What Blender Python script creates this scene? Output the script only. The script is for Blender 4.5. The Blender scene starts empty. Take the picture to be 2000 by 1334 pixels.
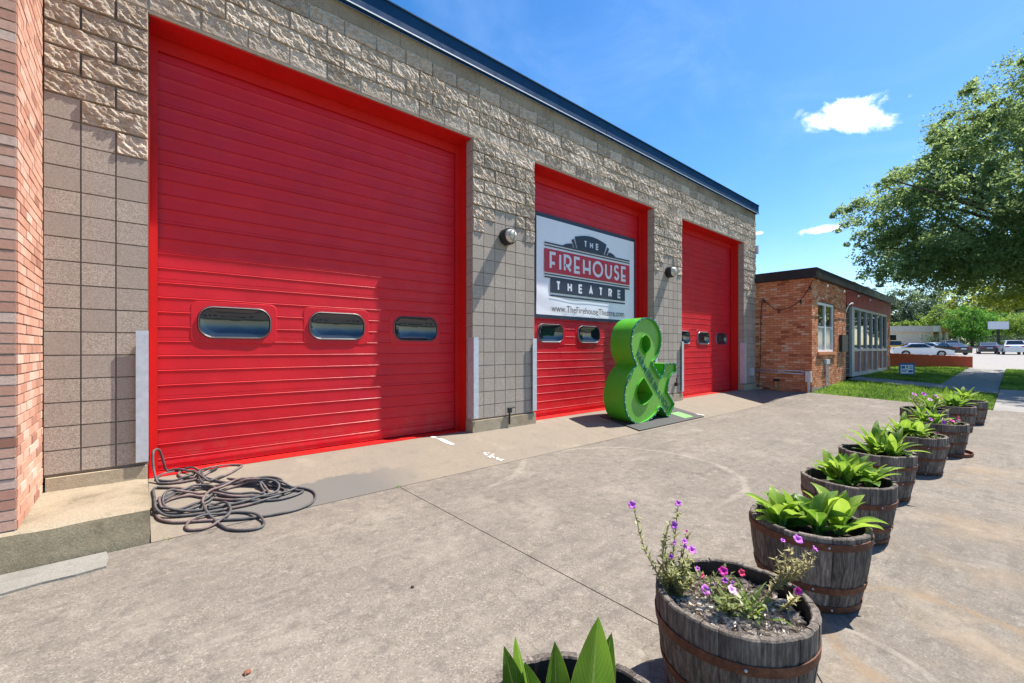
import bpy, math, random
import numpy as np
from mathutils import Vector, noise, geometry
PI = math.pi
R = math.radians
scene = bpy.context.scene
col = scene.collection

# ------------------------------------------------------------------ helpers
class MB:
    def __init__(s): s.v=[]; s.f=[]; s.m=[]; s.t=[]
    def face(s, idx, m=0, t=0.5): s.f.append(tuple(idx)); s.m.append(m); s.t.append(t)
    def quad(s, a,b,c,d, m=0, t=0.5):
        n=len(s.v); s.v += [tuple(a),tuple(b),tuple(c),tuple(d)]; s.face((n,n+1,n+2,n+3),m,t)
    def poly(s, pts, m=0, t=0.5):
        n=len(s.v); s.v += [tuple(p) for p in pts]; s.face(range(n,n+len(pts)),m,t)
    def box(s, x0,x1,y0,y1,z0,z1, m=0, t=0.5):
        n=len(s.v)
        s.v += [(x0,y0,z0),(x1,y0,z0),(x1,y1,z0),(x0,y1,z0),(x0,y0,z1),(x1,y0,z1),(x1,y1,z1),(x0,y1,z1)]
        for q in ((0,3,2,1),(4,5,6,7),(0,1,5,4),(1,2,6,5),(2,3,7,6),(3,0,4,7)):
            s.face([n+i for i in q],m,t)
    def tube(s, path, r, n=8, m=0, t=0.5, cap=True):
        path=[Vector(p) for p in path]; k=len(path); base=len(s.v)
        rr = r if hasattr(r,'__len__') else [r]*k
        up=None
        for i,p in enumerate(path):
            d=(path[min(i+1,k-1)]-path[max(i-1,0)]).normalized()
            if up is None:
                up=Vector((0,0,1)) if abs(d.z)<.9 else Vector((1,0,0))
            a=d.cross(up)
            if a.length<1e-5: a=d.cross(Vector((1,.2,0)))
            a.normalize(); b=a.cross(d).normalized(); up=b
            for j in range(n):
                w=2*PI*j/n
                q=p+(a*math.cos(w)+b*math.sin(w))*rr[i]; s.v.append(tuple(q))
        for i in range(k-1):
            for j in range(n):
                j2=(j+1)%n
                s.face((base+i*n+j,base+i*n+j2,base+(i+1)*n+j2,base+(i+1)*n+j),m,t)
        if cap:
            s.face([base+j for j in range(n)][::-1],m,t); s.face([base+(k-1)*n+j for j in range(n)],m,t)
    def lathe(s, prof, n=32, m=0, t=0.5, c=(0,0,0), a0=0, a1=2*PI):
        base=len(s.v); full=abs(a1-a0-2*PI)<1e-6; na=n if full else n+1
        for (r,z) in prof:
            for j in range(na):
                w=a0+(a1-a0)*j/n; s.v.append((c[0]+r*math.cos(w),c[1]+r*math.sin(w),c[2]+z))
        for i in range(len(prof)-1):
            for j in range(n):
                j2=(j+1)%na if full else j+1
                s.face((base+i*na+j,base+i*na+j2,base+(i+1)*na+j2,base+(i+1)*na+j),m,t)
    def sphere(s, c, r, n=10, k=6, m=0, sx=1, sy=1, sz=1):
        base=len(s.v)
        for i in range(k+1):
            th=PI*i/k
            for j in range(n):
                w=2*PI*j/n
                s.v.append((c[0]+sx*r*math.sin(th)*math.cos(w),c[1]+sy*r*math.sin(th)*math.sin(w),c[2]+sz*r*math.cos(th)))
        for i in range(k):
            for j in range(n):
                j2=(j+1)%n
                s.face((base+i*n+j,base+(i+1)*n+j,base+(i+1)*n+j2,base+i*n+j2),m)
    def build(s, name, mats, parent=None, smooth=False, off=None, autos=None):
        if not isinstance(mats,(list,tuple)): mats=[mats]
        if off is None: off = Vector(parent_world(parent)) if parent is not None else Vector((0,0,0))
        me=bpy.data.meshes.new(name)
        ox,oy,oz=off
        me.from_pydata([(a-ox,b-oy,c-oz) for a,b,c in s.v],[],s.f)
        for mm in mats: me.materials.append(mm)
        me.polygons.foreach_set('material_index',s.m)
        at=me.attributes.new('tint','FLOAT','FACE'); at.data.foreach_set('value',s.t)
        if smooth: me.polygons.foreach_set('use_smooth',[True]*len(s.f))
        me.update()
        if autos is not None:
            me.polygons.foreach_set('use_smooth',[True]*len(s.f)); me.set_sharp_from_angle(angle=R(autos))
        o=bpy.data.objects.new(name,me); col.objects.link(o)
        if parent is not None: o.parent=parent
        return o

def parent_world(p):
    v=Vector((0,0,0))
    while p is not None: v+=p.location; p=p.parent
    return v
def np_mesh(name, V, Fq, mat, parent=None, tint=None, smooth=False, off=None):
    """V (n,3), Fq (m,k)"""
    me=bpy.data.meshes.new(name); n=len(V); m,k=Fq.shape
    if off is None: off=np.array(parent_world(parent)) if parent is not None else np.zeros(3)
    V=np.asarray(V,dtype=np.float32)-np.asarray(off,dtype=np.float32)
    me.vertices.add(n); me.vertices.foreach_set('co',V.ravel())
    me.loops.add(m*k); me.loops.foreach_set('vertex_index',Fq.astype(np.int32).ravel())
    me.polygons.add(m); me.polygons.foreach_set('loop_start',np.arange(0,m*k,k,dtype=np.int32))
    me.update(calc_edges=True)
    if tint is not None:
        at=me.attributes.new('tint','FLOAT','FACE'); at.data.foreach_set('value',np.asarray(tint,dtype=np.float32))
    if smooth: me.polygons.foreach_set('use_smooth',[True]*m)
    me.materials.append(mat); me.validate()
    o=bpy.data.objects.new(name,me); col.objects.link(o)
    if parent is not None: o.parent=parent
    return o
def tag(o, label=None, cat=None, group=None, kind=None):
    if label: o['label']=label
    if cat: o['category']=cat
    if group: o['group']=group
    if kind: o['kind']=kind
    return o
def thing(name, label, cat, loc=(0,0,0), group=None):
    o=bpy.data.objects.new(name,None); col.objects.link(o); o.location=loc
    o.empty_display_size=.2
    return tag(o,label,cat,group)
def copy_tree(root):
    c=root.copy(); col.objects.link(c)
    for ch in root.children:
        d=ch.copy(); col.objects.link(d); d.parent=c
        for g in ch.children:
            e=g.copy(); col.objects.link(e); e.parent=d
    return c
def lerp(a,b,t): return a+(b-a)*t
def clamp(x,a=0.,b=1.): return max(a,min(b,x))
def interp(x,xs,ys): return float(np.interp(x,xs,ys))

# ------------------------------------------------------------------ materials
class NT:
    def __init__(s, name):
        s.m=bpy.data.materials.new(name); s.m.use_nodes=True
        s.n=s.m.node_tree.nodes; s.l=s.m.node_tree.links
        s.bsdf=s.n['Principled BSDF']; s.out=s.n['Material Output']
        s.tc=s.n.new('ShaderNodeTexCoord')
    def add(s,t,**k):
        n=s.n.new(t)
        for a,b in k.items(): setattr(n,a,b)
        return n
    def set(s,node,name,val):
        if hasattr(val,'is_linked') : s.l.new(val,node.inputs[name])
        elif isinstance(val,bpy.types.NodeSocket): s.l.new(val,node.inputs[name])
        else: node.inputs[name].default_value=val
    def obj(s): return s.tc.outputs['Object']
    def noise(s,scale,detail=5,rough=.6,vec=None,dist=0):
        n=s.add('ShaderNodeTexNoise'); s.set(n,'Vector',vec or s.obj())
        n.inputs['Scale'].default_value=scale; n.inputs['Detail'].default_value=detail
        n.inputs['Roughness'].default_value=rough; n.inputs['Distortion'].default_value=dist
        return n.outputs['Fac']
    def voro(s,scale,vec=None,out='Color',feature='F1'):
        n=s.add('ShaderNodeTexVoronoi',feature=feature); s.set(n,'Vector',vec or s.obj()); n.inputs['Scale'].default_value=scale
        return n.outputs[out]
    def ramp(s,fac,stops):
        n=s.add('ShaderNodeValToRGB'); s.set(n,'Fac',fac); e=n.color_ramp.elements
        while len(e)<len(stops): e.new(.5)
        for x,(p,c) in zip(e,stops):
            x.position=p; x.color=(*c,1) if len(c)==3 else c
        return n.outputs['Color']
    def g(s,fac,a,b,lo=0,hi=1):
        n=s.add('ShaderNodeMapRange',interpolation_type='SMOOTHSTEP'); s.set(n,'Value',fac)
        n.inputs['From Min'].default_value=a; n.inputs['From Max'].default_value=b
        n.inputs['To Min'].default_value=lo; n.inputs['To Max'].default_value=hi
        return n.outputs['Result']
    def mix(s,fac,a,b,mode='MIX'):
        n=s.add('ShaderNodeMix',data_type='RGBA',blend_type=mode)
        s.set(n,'Factor',fac)
        for k,v in ((6,a),(7,b)):
            if isinstance(v,bpy.types.NodeSocket): s.l.new(v,n.inputs[k])
            else: n.inputs[k].default_value=(*v,1)
        return n.outputs[2]
    def math(s,op,a,b=0.,c=None):
        n=s.add('ShaderNodeMath',operation=op)
        for k,v in ((0,a),(1,b)):
            if isinstance(v,bpy.types.NodeSocket): s.l.new(v,n.inputs[k])
            else: n.inputs[k].default_value=v
        return n.outputs[0]
    def vscale(s,sx,sy,sz,rot=(0,0,0)):
        n=s.add('ShaderNodeMapping'); s.l.new(s.obj(),n.inputs[0]); n.inputs['Scale'].default_value=(sx,sy,sz); n.inputs['Rotation'].default_value=rot
        return n.outputs[0]
    def tint(s,name='tint'):
        n=s.add('ShaderNodeAttribute',attribute_name=name); return n.outputs['Fac']
    def bump(s,h,strength=.3,dist=.01,normal=None):
        n=s.add('ShaderNodeBump'); s.set(n,'Height',h); n.inputs['Strength'].default_value=strength; n.inputs['Distance'].default_value=dist
        if normal is not None: s.l.new(normal,n.inputs['Normal'])
        return n.outputs[0]
    def fin(s,color=None,rough=.8,normal=None,metal=0,spec=.4,coat=0):
        b=s.bsdf
        if color is not None:
            if isinstance(color,bpy.types.NodeSocket): s.l.new(color,b.inputs['Base Color'])
            else: b.inputs['Base Color'].default_value=(*color,1)
        if isinstance(rough,bpy.types.NodeSocket): s.l.new(rough,b.inputs['Roughness'])
        else: b.inputs['Roughness'].default_value=rough
        if normal is not None: s.l.new(normal,b.inputs['Normal'])
        b.inputs['Metallic'].default_value=metal; b.inputs['Specular IOR Level'].default_value=spec
        b.inputs['Coat Weight'].default_value=coat
        return s.m

def simple(name,c,rough=.7,var=.25,scale=6,bump=.15,bscale=60,metal=0,spec=.4,coat=0):
    t=NT(name); f=t.noise(scale,5)
    c0=tuple(x*(1-var) for x in c); c1=tuple(min(1,x*(1+var)) for x in c)
    cc=t.ramp(f,[(.3,c0),(.7,c1)])
    nr=t.bump(t.noise(bscale,3),bump,.005) if bump else None
    return t.fin(cc,rough,nr,metal,spec,coat)

def split_face_mat():
    t=NT('split_face_stone')
    v=t.vscale(.8,1,1.6,(0,R(-45),0))
    a=t.noise(22,8,.74,v); b=t.noise(70,5,.7); big=t.noise(1.3,3)
    c=t.ramp(a,[(.36,(.36,.245,.150)),(.46,(.46,.345,.235)),(.53,(.60,.495,.385)),(.66,(.70,.62,.525))])
    c=t.mix(t.g(b,.35,.75,0,.5),c,(.6,.52,.42))
    tn=t.tint()
    c=t.mix(t.g(tn,0,1,.0,.40),c,(.55,.465,.385))
    hs=t.add('ShaderNodeHueSaturation'); t.l.new(c,hs.inputs['Color']); t.l.new(t.g(tn,0,1,.72,1.08),hs.inputs['Value'])
    n=t.bump(t.noise(55,8,.75),.9,.012); n=t.bump(t.noise(210,3),.35,.004,n)
    return t.fin(hs.outputs[0],.93,n,0,.2)
def smooth_block_mat():
    t=NT('scored_block')
    sp=t.voro(190); g=t.add('ShaderNodeSeparateColor'); t.l.new(sp,g.inputs[0])
    c=t.ramp(g.outputs[0],[(.0,(.26,.212,.165)),(.5,(.405,.345,.285)),(1,(.55,.48,.405))])
    tn=t.tint(); c=t.mix(t.g(tn,0,1,0,.65),c,(.32,.272,.23))
    c=t.mix(t.g(t.noise(2.2,5),.45,.75,0,.35),c,(.33,.27,.21))
    st=t.noise(9,4,.6,t.vscale(1,1,.15)); c=t.mix(t.g(st,.6,.8,0,.25),c,(.26,.21,.17))
    n=t.bump(t.noise(220,4,.7),.6,.004)
    return t.fin(c,.9,n,0,.2)
def concrete_mat(name,c0,c1,dirt=(.2,.16,.11),spk=150,dirt_amt=.5,bump=.4):
    t=NT(name)
    sp=t.voro(spk); g=t.add('ShaderNodeSeparateColor'); t.l.new(sp,g.inputs[0])
    c=t.mix(g.outputs[0],c0,c1)
    c=t.mix(t.g(t.noise(1.1,6,.65),.4,.72,0,dirt_amt),c,dirt)
    c=t.mix(t.g(t.noise(4,8,.7),.5,.8,0,dirt_amt*.7),c,tuple(x*.6 for x in dirt))
    n=t.bump(t.noise(spk*.9,4,.7),bump,.004); n=t.bump(t.noise(14,6),bump*.6,.02,n)
    return t.fin(c,.92,n,0,.2)
def driveway_mat():
    t=NT('driveway_aggregate')
    geo=t.add('ShaderNodeNewGeometry'); P=geo.outputs['Position']
    sep=t.add('ShaderNodeSeparateXYZ'); t.l.new(P,sep.inputs[0]); X,Y=sep.outputs[0],sep.outputs[1]
    sp=t.voro(150,P); g=t.add('ShaderNodeSeparateColor'); t.l.new(sp,g.inputs[0])
    c=t.ramp(g.outputs[0],[(0,(.080,.067,.053)),(.3,(.130,.113,.093)),(.62,(.163,.144,.119)),(.9,(.200,.180,.152)),(1,(.32,.30,.265))])
    fine=t.noise(420,2,.5,P); c=t.mix(t.g(fine,.3,.7,.0,.4),c,(.245,.218,.183))
    c=t.mix(t.g(t.noise(.5,6,.62,P),.40,.66,0,.55),c,(.115,.101,.086))
    c=t.mix(t.g(t.noise(1.5,7,.7,P,.5),.48,.7,0,.6),c,(.265,.236,.196))
    c=t.mix(t.g(t.noise(7.5,6,.72,P,.3),.47,.68,0,.7),c,(.088,.078,.070))
    c=t.mix(t.g(t.noise(13,6,.72,P,.3),.52,.72,0,.62),c,(.305,.272,.224))
    c=t.mix(t.g(t.noise(34,4,.6,P),.55,.8,0,.4),c,(.075,.063,.052))
    # small dark drips and hairline cracks
    dv=t.voro(2.3,P,'Distance'); c=t.mix(t.math('MULTIPLY',t.g(dv,.075,.03,0,.5),t.g(t.noise(1.1,2,.5,P),.5,.6)),c,(.05,.043,.037))
    dis=t.add('ShaderNodeVectorMath',operation='ADD'); nz_=t.add('ShaderNodeTexNoise'); t.l.new(P,nz_.inputs['Vector']); nz_.inputs['Scale'].default_value=1.4; nz_.inputs['Detail'].default_value=6
    t.l.new(P,dis.inputs[0]); t.l.new(nz_.outputs['Color'],dis.inputs[1])
    ce=t.voro(.33,dis.outputs[0],'Distance','DISTANCE_TO_EDGE'); c=t.mix(t.math('MULTIPLY',t.g(ce,.003,.001,0,.38),t.g(t.noise(.6,2,.5,P),.47,.53)),c,(.045,.038,.032))
    # long drag streaks
    mp=t.add('ShaderNodeMapping'); t.l.new(P,mp.inputs[0]); mp.inputs['Scale'].default_value=(.35,5,1); mp.inputs['Rotation'].default_value=(0,0,R(28))
    c=t.mix(t.g(t.noise(1.6,5,.6,mp.outputs[0]),.56,.74,0,.4),c,(.235,.212,.187))
    mp2=t.add('ShaderNodeMapping'); t.l.new(P,mp2.inputs[0]); mp2.inputs['Scale'].default_value=(.22,3.2,1); mp2.inputs['Rotation'].default_value=(0,0,R(-9))
    c=t.mix(t.g(t.noise(2.1,6,.65,mp2.outputs[0]),.5,.72,0,.45),c,(.088,.078,.068))
    c=t.mix(t.g(t.noise(75,5,.75,P),.35,.7,0,.35),c,(.24,.215,.18))
    def ring(cx,cy,r,w,amt,cut=None,colr=(.30,.27,.225)):
        nonlocal c
        wob=t.math('MULTIPLY',t.math('SUBTRACT',t.noise(2,3,.5,P),.5),.22)
        d=t.math('SQRT',t.math('ADD',t.math('POWER',t.math('ABSOLUTE',t.math('SUBTRACT',X,cx)),2.),t.math('POWER',t.math('ABSOLUTE',t.math('SUBTRACT',Y,cy)),2.)))
        e=t.math('ABSOLUTE',t.math('ADD',t.math('SUBTRACT',d,r),wob))
        f=t.math('MULTIPLY',t.g(e,w,w*.35,0,amt),t.g(t.noise(9,5,.7,P),.3,.6))
        if cut: 
            for ax,a,b in cut: f=t.math('MULTIPLY',f,t.g((X,Y)[ax],a,b))
        c=t.mix(f,c,colr)
    ring(4.35,-2.3,1.2,.05,.5,[(0,4.0,4.6)])
    ring(2.2,.4,2.2,.06,.5,[(0,2.4,2.9),(1,-.95,-1.1)])
    ring(6.5,-8.0,4.4,.07,.3,[(0,4.2,3.4)])
    ring(2.35,-4.75,.40,.03,.5)
    ring(2.95,-5.05,.5,.05,.55,None,(.21,.145,.085))
    # rust and planting soil washed out beside the tubs
    m=t.math('MULTIPLY',t.g(Y,-4.5,-4.95),t.g(Y,-6.8,-5.6)); m=t.math('MULTIPLY',m,t.g(t.noise(1.5,5,.6,P),0.44,.74,0,.65)); m=t.math('MULTIPLY',m,t.g(X,11.5,8.))
    c=t.mix(m,c,(.235,.175,.112))
    c=t.mix(1.,c,(1.08,1.06,1.045),'MULTIPLY')
    n=t.bump(g.outputs[1],.35,.004); n=t.bump(t.noise(6,6,.6,P),.25,.02,n)
    return t.fin(c,.93,n,0,.15)
def brick_mat(name,stops,rough=.88):
    t=NT(name); tn=t.tint()
    c=t.ramp(tn,stops)
    c=t.mix(t.g(t.noise(40,5,.7),.4,.75,0,.4),c,tuple(x*.62 for x in stops[1][1]))
    c=t.mix(t.g(t.noise(3,5,.7),.55,.8,0,.35),c,(.5,.4,.33))
    return t.fin(c,rough,t.bump(t.noise(120,5,.7),.7,.004),0,.2)
def door_paint():
    t=NT('red_door_paint'); c=(.64,.012,.020)
    sep=t.add('ShaderNodeSeparateXYZ'); t.l.new(t.obj(),sep.inputs[0]); Z=sep.outputs[2]
    cc=t.ramp(t.noise(1.3,6,.6),[(.3,(.52,.010,.023)),(.7,c)])
    cc=t.mix(t.g(t.noise(5,6,.7,t.vscale(1.6,1,.18)),.58,.8,0,.22),cc,(.44,.02,.03))
    f=t.math('MULTIPLY',t.g(Z,.55,.0),t.g(t.noise(6,6,.7),.42,.7,0,.35)); cc=t.mix(f,cc,(.33,.12,.08))
    cc=t.mix(t.g(t.noise(55,4,.6),.70,.78,0,.35),cc,(.6,.22,.18))
    n=t.bump(t.noise(160,3),.08,.003); n=t.bump(t.noise(3.5,4),.15,.02,n)
    return t.fin(cc,t.g(t.noise(5,5,.6),.3,.7,.34,.52),n,0,.3)
def paint_mat(name,c,rough=.42,coat=.0,worn=None,dust=.18,spec=.5):
    t=NT(name)
    cc=t.ramp(t.noise(1.6,6,.6),[(.3,tuple(x*.86 for x in c)),(.7,c)])
    if dust: cc=t.mix(t.g(t.noise(7,6,.7,t.vscale(1,1,.35)),.52,.85,0,dust),cc,tuple(min(1,x*.8+.10) for x in c))
    r=t.g(t.noise(5,5,.6),.3,.7,rough*.8,rough*1.25)
    n=t.bump(t.noise(160,3),.08,.003); n=t.bump(t.noise(3.5,4),.12,.02,n)
    return t.fin(cc,r,n,0,spec,coat)
def wood_mat():
    t=NT('weathered_stave')
    v=t.vscale(9,9,.9)
    a=t.noise(9,7,.72,v); c=t.ramp(a,[(.28,(.040,.032,.026)),(.46,(.12,.099,.082)),(.60,(.225,.192,.162)),(.78,(.39,.35,.305))])
    tn=t.tint(); hs=t.add('ShaderNodeHueSaturation'); t.l.new(c,hs.inputs['Color']); t.l.new(t.g(tn,0,1,.62,1.3),hs.inputs['Value'])
    c=t.mix(t.g(t.noise(3,4),.5,.75,0,.3),hs.outputs[0],(.10,.07,.05))
    n=t.bump(a,.8,.008); n=t.bump(t.noise(60,3,.6,v),.3,.003,n)
    return t.fin(c,.88,n,0,.2)
def rust_mat():
    t=NT('rusted_hoop')
    a=t.noise(22,8,.72); c=t.ramp(a,[(.3,(.055,.026,.017)),(.5,(.125,.05,.028)),(.66,(.20,.085,.042)),(.82,(.27,.135,.075))])
    return t.fin(c,.75,t.bump(t.noise(90,6,.7),.6,.004),.25,.4)
def leaf_mat(name,dark,light,trans=.45,vein=False,rough=.45,tcol=None,spec=.4):
    t=NT(name); tn=t.tint()
    c=t.ramp(tn,[(0,dark),(1,light)])
    if vein:
        uv=t.add('ShaderNodeUVMap'); sx=t.add('ShaderNodeSeparateXYZ'); t.l.new(uv.outputs[0],sx.inputs[0])
        u=t.math('ABSOLUTE',t.math('SUBTRACT',sx.outputs[0],.5))
        ph=t.math('ADD',t.math('MULTIPLY',sx.outputs[1],16.),t.math('MULTIPLY',u,-11.))
        s=t.math('SINE',t.math('MULTIPLY',ph,6.283))
        c=t.mix(t.g(s,.3,1.,0,.22),c,tuple(x*.55 for x in dark))
        c=t.mix(t.g(u,.035,.012,0,.75),c,(.30,.42,.11))
        c=t.mix(t.g(u,.455,.5,0,.55),c,(.30,.36,.06))
        c=t.mix(t.g(t.noise(8,4),.45,.75,0,.35),c,light)
        n=t.bump(s,.35,.006)
    else:
        n=None
    t.fin(c,rough,n,0,spec)
    tr=t.add('ShaderNodeBsdfTranslucent'); hs=t.add('ShaderNodeHueSaturation'); t.l.new(c,hs.inputs['Color']); hs.inputs['Value'].default_value=1.5; hs.inputs['Hue'].default_value=.485
    t.l.new(hs.outputs[0],tr.inputs[0])
    mx=t.add('ShaderNodeMixShader'); mx.inputs[0].default_value=trans
    t.l.new(t.bsdf.outputs[0],mx.inputs[1]); t.l.new(tr.outputs[0],mx.inputs[2]); t.l.new(mx.outputs[0],t.out.inputs[0])
    return t.m
def glass_mat(name,c=(.012,.016,.022),rough=.03,spec=.6,coat=0):
    t=NT(name); return t.fin(c,rough,t.bump(t.noise(2.5,2),.03,.02),0,spec,coat)

RED=door_paint()
REDJ=paint_mat('red_jamb_paint',(.62,.012,.010),.5,dust=0,spec=.25)
FRIEZE=concrete_mat('stained_frieze_block',(.30,.235,.165),(.42,.345,.255),(.20,.14,.085),190,.8)
SPLIT=split_face_mat(); SMOOTH=smooth_block_mat()
MORTAR=simple('mortar',(.52,.49,.445),.95,.2,9,.3,120,spec=.1)
MORTARD=simple('brick_mortar',(.36,.32,.28),.95,.25,9,.3,120,spec=.1)
BASEC=concrete_mat('footing_concrete',(.33,.27,.18),(.47,.40,.29),(.24,.18,.10),160,.55)
def apron_mat():
    t=NT('apron_concrete'); geo=t.add('ShaderNodeNewGeometry'); P=geo.outputs['Position']; sep=t.add('ShaderNodeSeparateXYZ'); t.l.new(P,sep.inputs[0]); X,Y=sep.outputs[0],sep.outputs[1]
    sp=t.voro(240,P); g=t.add('ShaderNodeSeparateColor'); t.l.new(sp,g.inputs[0])
    c=t.mix(g.outputs[0],(.185,.153,.116),(.262,.222,.172))
    c=t.mix(t.g(t.noise(1.3,6,.65,P,.4),.42,.7,0,.6),c,(.20,.172,.14))
    c=t.mix(t.g(t.noise(2.3,6,.6,P),.55,.75,0,.5),c,(.315,.27,.205))
    c=t.mix(t.g(t.noise(28,5,.7,P),.6,.8,0,.55),c,(.11,.092,.075))
    c=t.mix(t.g(t.noise(5,7,.72,P,.4),.5,.72,0,.5),c,(.155,.135,.11))
    # dark tyre-worn patch with its own ragged edge in front of the first door
    wob=t.math('MULTIPLY',t.math('SUBTRACT',t.noise(3.,5,.6,P),.5),.5)
    f=t.math('MULTIPLY',t.g(t.math('ADD',Y,wob),-.56,-.62),t.math('MULTIPLY',t.g(X,2.6,1.7),t.g(X,.35,.7)))
    c=t.mix(t.math('MULTIPLY',f,.85),c,(.125,.120,.112))
    n=t.bump(t.noise(300,4,.7,P),.25,.003); n=t.bump(t.noise(9,6,.6,P),.2,.015,n)
    return t.fin(c,.9,n,0,.15)
APRON=apron_mat()
STEPC=concrete_mat('step_concrete',(.25,.205,.14),(.35,.295,.215),(.11,.088,.055),150,.75)
WALKC=concrete_mat('walk_concrete',(.24,.225,.205),(.30,.285,.262),(.18,.165,.145),170,.4,.2)
LOTC=concrete_mat('lot_concrete',(.255,.235,.215),(.30,.28,.26),(.20,.185,.17),60,.4,.2)
DRIVE=driveway_mat()
BRICKP=brick_mat('pink_brick',[(0,(.32,.15,.105)),(.35,(.52,.27,.19)),(.7,(.58,.345,.255)),(1,(.62,.45,.36))])
BRICKO=brick_mat('orange_brick',[(0,(.32,.095,.05)),(.35,(.58,.205,.095)),(.7,(.70,.285,.14)),(1,(.70,.45,.30))])
NAVY=paint_mat('navy_roof_metal',(.010,.055,.135),.65,.0,dust=0,spec=.1)
BLACKM=paint_mat('black_roof_metal',(.012,.014,.018),.4,0,dust=.1)
GALV=simple('galvanised_steel',(.55,.57,.60),.5,.12,14,.1,60,metal=.35,spec=.5)
ALU=simple('aluminium_frame',(.40,.41,.42),.45,.08,4,.05,60,metal=.3)
GASK=simple('rubber_gasket',(.018,.019,.02),.45,.2,20,.1,80)
CHROME=simple('window_bezel',(.30,.32,.34),.42,.1,20,.05,80,metal=.4)
GLASS=glass_mat('dark_acrylic',(.010,.018,.030),.05,.9)
GLASSW=glass_mat('window_glass',(.018,.022,.024),.02,.9)
BLACK=simple('black_plastic',(.018,.018,.02),.5,.2,10,.1,60)
WHITEP=simple('white_paint',(.78,.77,.74),.6,.06,8,.05,60)
CAGE=simple('lamp_lens',(.62,.60,.53),.3,.12,9,.05,60,spec=.5)
WOOD=wood_mat(); RUST=rust_mat()
SOIL=simple('planting_soil',(.035,.026,.02),.95,.5,40,.8,50,spec=.1)
CHIP=simple('bark_chip',(.33,.28,.235),.9,.5,14,.5,80,spec=.1)
CANNAD=leaf_mat('tall_canna_leaf',(.045,.135,.012),(.15,.31,.03),.36,True,.36)
CANNA=leaf_mat('canna_leaf',(.080,.205,.020),(.29,.45,.055),.42,True,.36)
STRAW2=leaf_mat('olive_straw_leaf',(.16,.19,.06),(.42,.42,.19),.4)
STRAW=leaf_mat('straw_leaf',(.26,.24,.10),(.50,.46,.22),.4)
PLEAF=leaf_mat('petunia_leaf',(.10,.15,.035),(.30,.33,.12),.4)
DRYST=simple('dry_stem',(.22,.18,.09),.9,.4,30,.2,80,spec=.1)
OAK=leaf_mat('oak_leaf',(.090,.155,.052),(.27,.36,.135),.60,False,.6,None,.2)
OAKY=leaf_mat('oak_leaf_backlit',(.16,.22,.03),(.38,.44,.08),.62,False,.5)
BARK=simple('bark',(.10,.08,.065),.95,.4,12,.9,30,spec=.1)
GRASSM=leaf_mat('grass_blade',(.06,.15,.012),(.23,.37,.05),.4,False,.6)
TURF=simple('turf_base',(.055,.10,.022),.95,.4,6,.6,40,spec=.1)
GREEN=paint_mat('green_enamel',(.075,.38,.020),.45,.05,dust=.10,spec=.3)
GREENF=paint_mat('green_face_enamel',(.16,.42,.045),.5,.05,dust=.10)
TEAL=simple('teal_trim',(.0,.13,.085),.4,.15,10,.05,60)
BULB=simple('bulb_glass',(.82,.84,.82),.2,.05,10,0,60,spec=.6)
HOSE=simple('hose_rubber',(.075,.073,.074),.55,.35,14,.15,90)
HOSER=simple('hose_rubber_worn',(.15,.105,.098),.6,.4,14,.15,90)

# ------------------------------------------------------------------ ground heights
BX=[-50,12,14.3,19.5,33,59,63,67.5,80,90,100,110,130,320]; BZ=[0,0,.07,.18,.38,.48,.53,.60,.72,.88,1.45,2.05,2.4,3.6]
AX=[-50,12,14.3,19,26,33,59,63,67.5,80,90,100,110,130,320]; AZ=[0,0,.19,.40,.46,.50,.52,.55,.60,.72,.88,1.45,2.05,2.4,3.6]
def gz(x,y):
    t=clamp((y+4.9)/3.4)
    h=lerp(interp(x,BX,BZ),interp(x,AX,AZ),t)
    if x<14.46: h=max(h,.19*clamp((y+1.05)/1.05))
    return h
def sheet(name,xs,ys,mat,off,th=.25,label=None,kind='structure'):
    V=[];nx,ny=len(xs),len(ys)
    for x in xs:
        for y in ys: V.append((x,y,gz(x,y)+off))
    F=[]
    for i in range(nx-1):
        for j in range(ny-1): F.append((i*ny+j,(i+1)*ny+j,(i+1)*ny+j+1,i*ny+j+1))
    b=len(V)
    per=[(i,0) for i in range(nx)]+[(nx-1,j) for j in range(1,ny)]+[(i,ny-1) for i in range(nx-2,-1,-1)]+[(0,j) for j in range(ny-2,0,-1)]
    for (i,j) in per:
        v=V[i*ny+j]; V.append((v[0],v[1],v[2]-th))
    n=len(per)
    for k in range(n):
        a=per[k];c=per[(k+1)%n]
        F.append((a[0]*ny+a[1],b+k,b+(k+1)%n,c[0]*ny+c[1]))
    m=MB(); m.v=V
    for f in F: m.face(f)
    o=m.build(name,mat); tag(o,kind=kind)
    return o
def rng(a,b,st,extra=()):
    n=max(1,int(round((b-a)/st))); s={round(a+(b-a)*i/n,4) for i in range(n+1)}|{e for e in extra if a<e<b}
    return sorted(s)
BRK=[12,14.3,19,19.5,26,33,59,63,67.5,80,90,100,110,130]; YB=[-4.9,-1.5,-1.05,0]
sheet('ground',rng(-40,300,12,BRK+[11,13]),rng(-120,160,20,YB+[-7,-6,-4,-3,-2,2]),TURF,-.16)
ys=[-16,-10,-7,-6,-4.9,-4,-3,-2.2,-1.5,-1.10]
sheet('driveway',[-14,-8,-4,-2,0,1,2.047],ys,DRIVE,0)
sheet('driveway',[2.055,4,6,8,10,12,12.6,13.2,13.8,14.3],ys,DRIVE,0)
sheet('apron',[.071,1,2,3.5,5,6.5,8,10,11.5,12,12.6,13.2,13.8,14.2],[-1.088,-1.05,-.8,-.5,-.25,-.05,.0,.45],APRON,0)
sheet('sidewalk',rng(14.31,19.9,.7,BRK),[-6.9,-6,-5.5,-4.93],WALKC,0)
sheet('walkway',rng(18.4,19.9,.5,BRK),[-4.92,-4.9,-4,-3,-2.2,-1.5],WALKC,.0)
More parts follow.
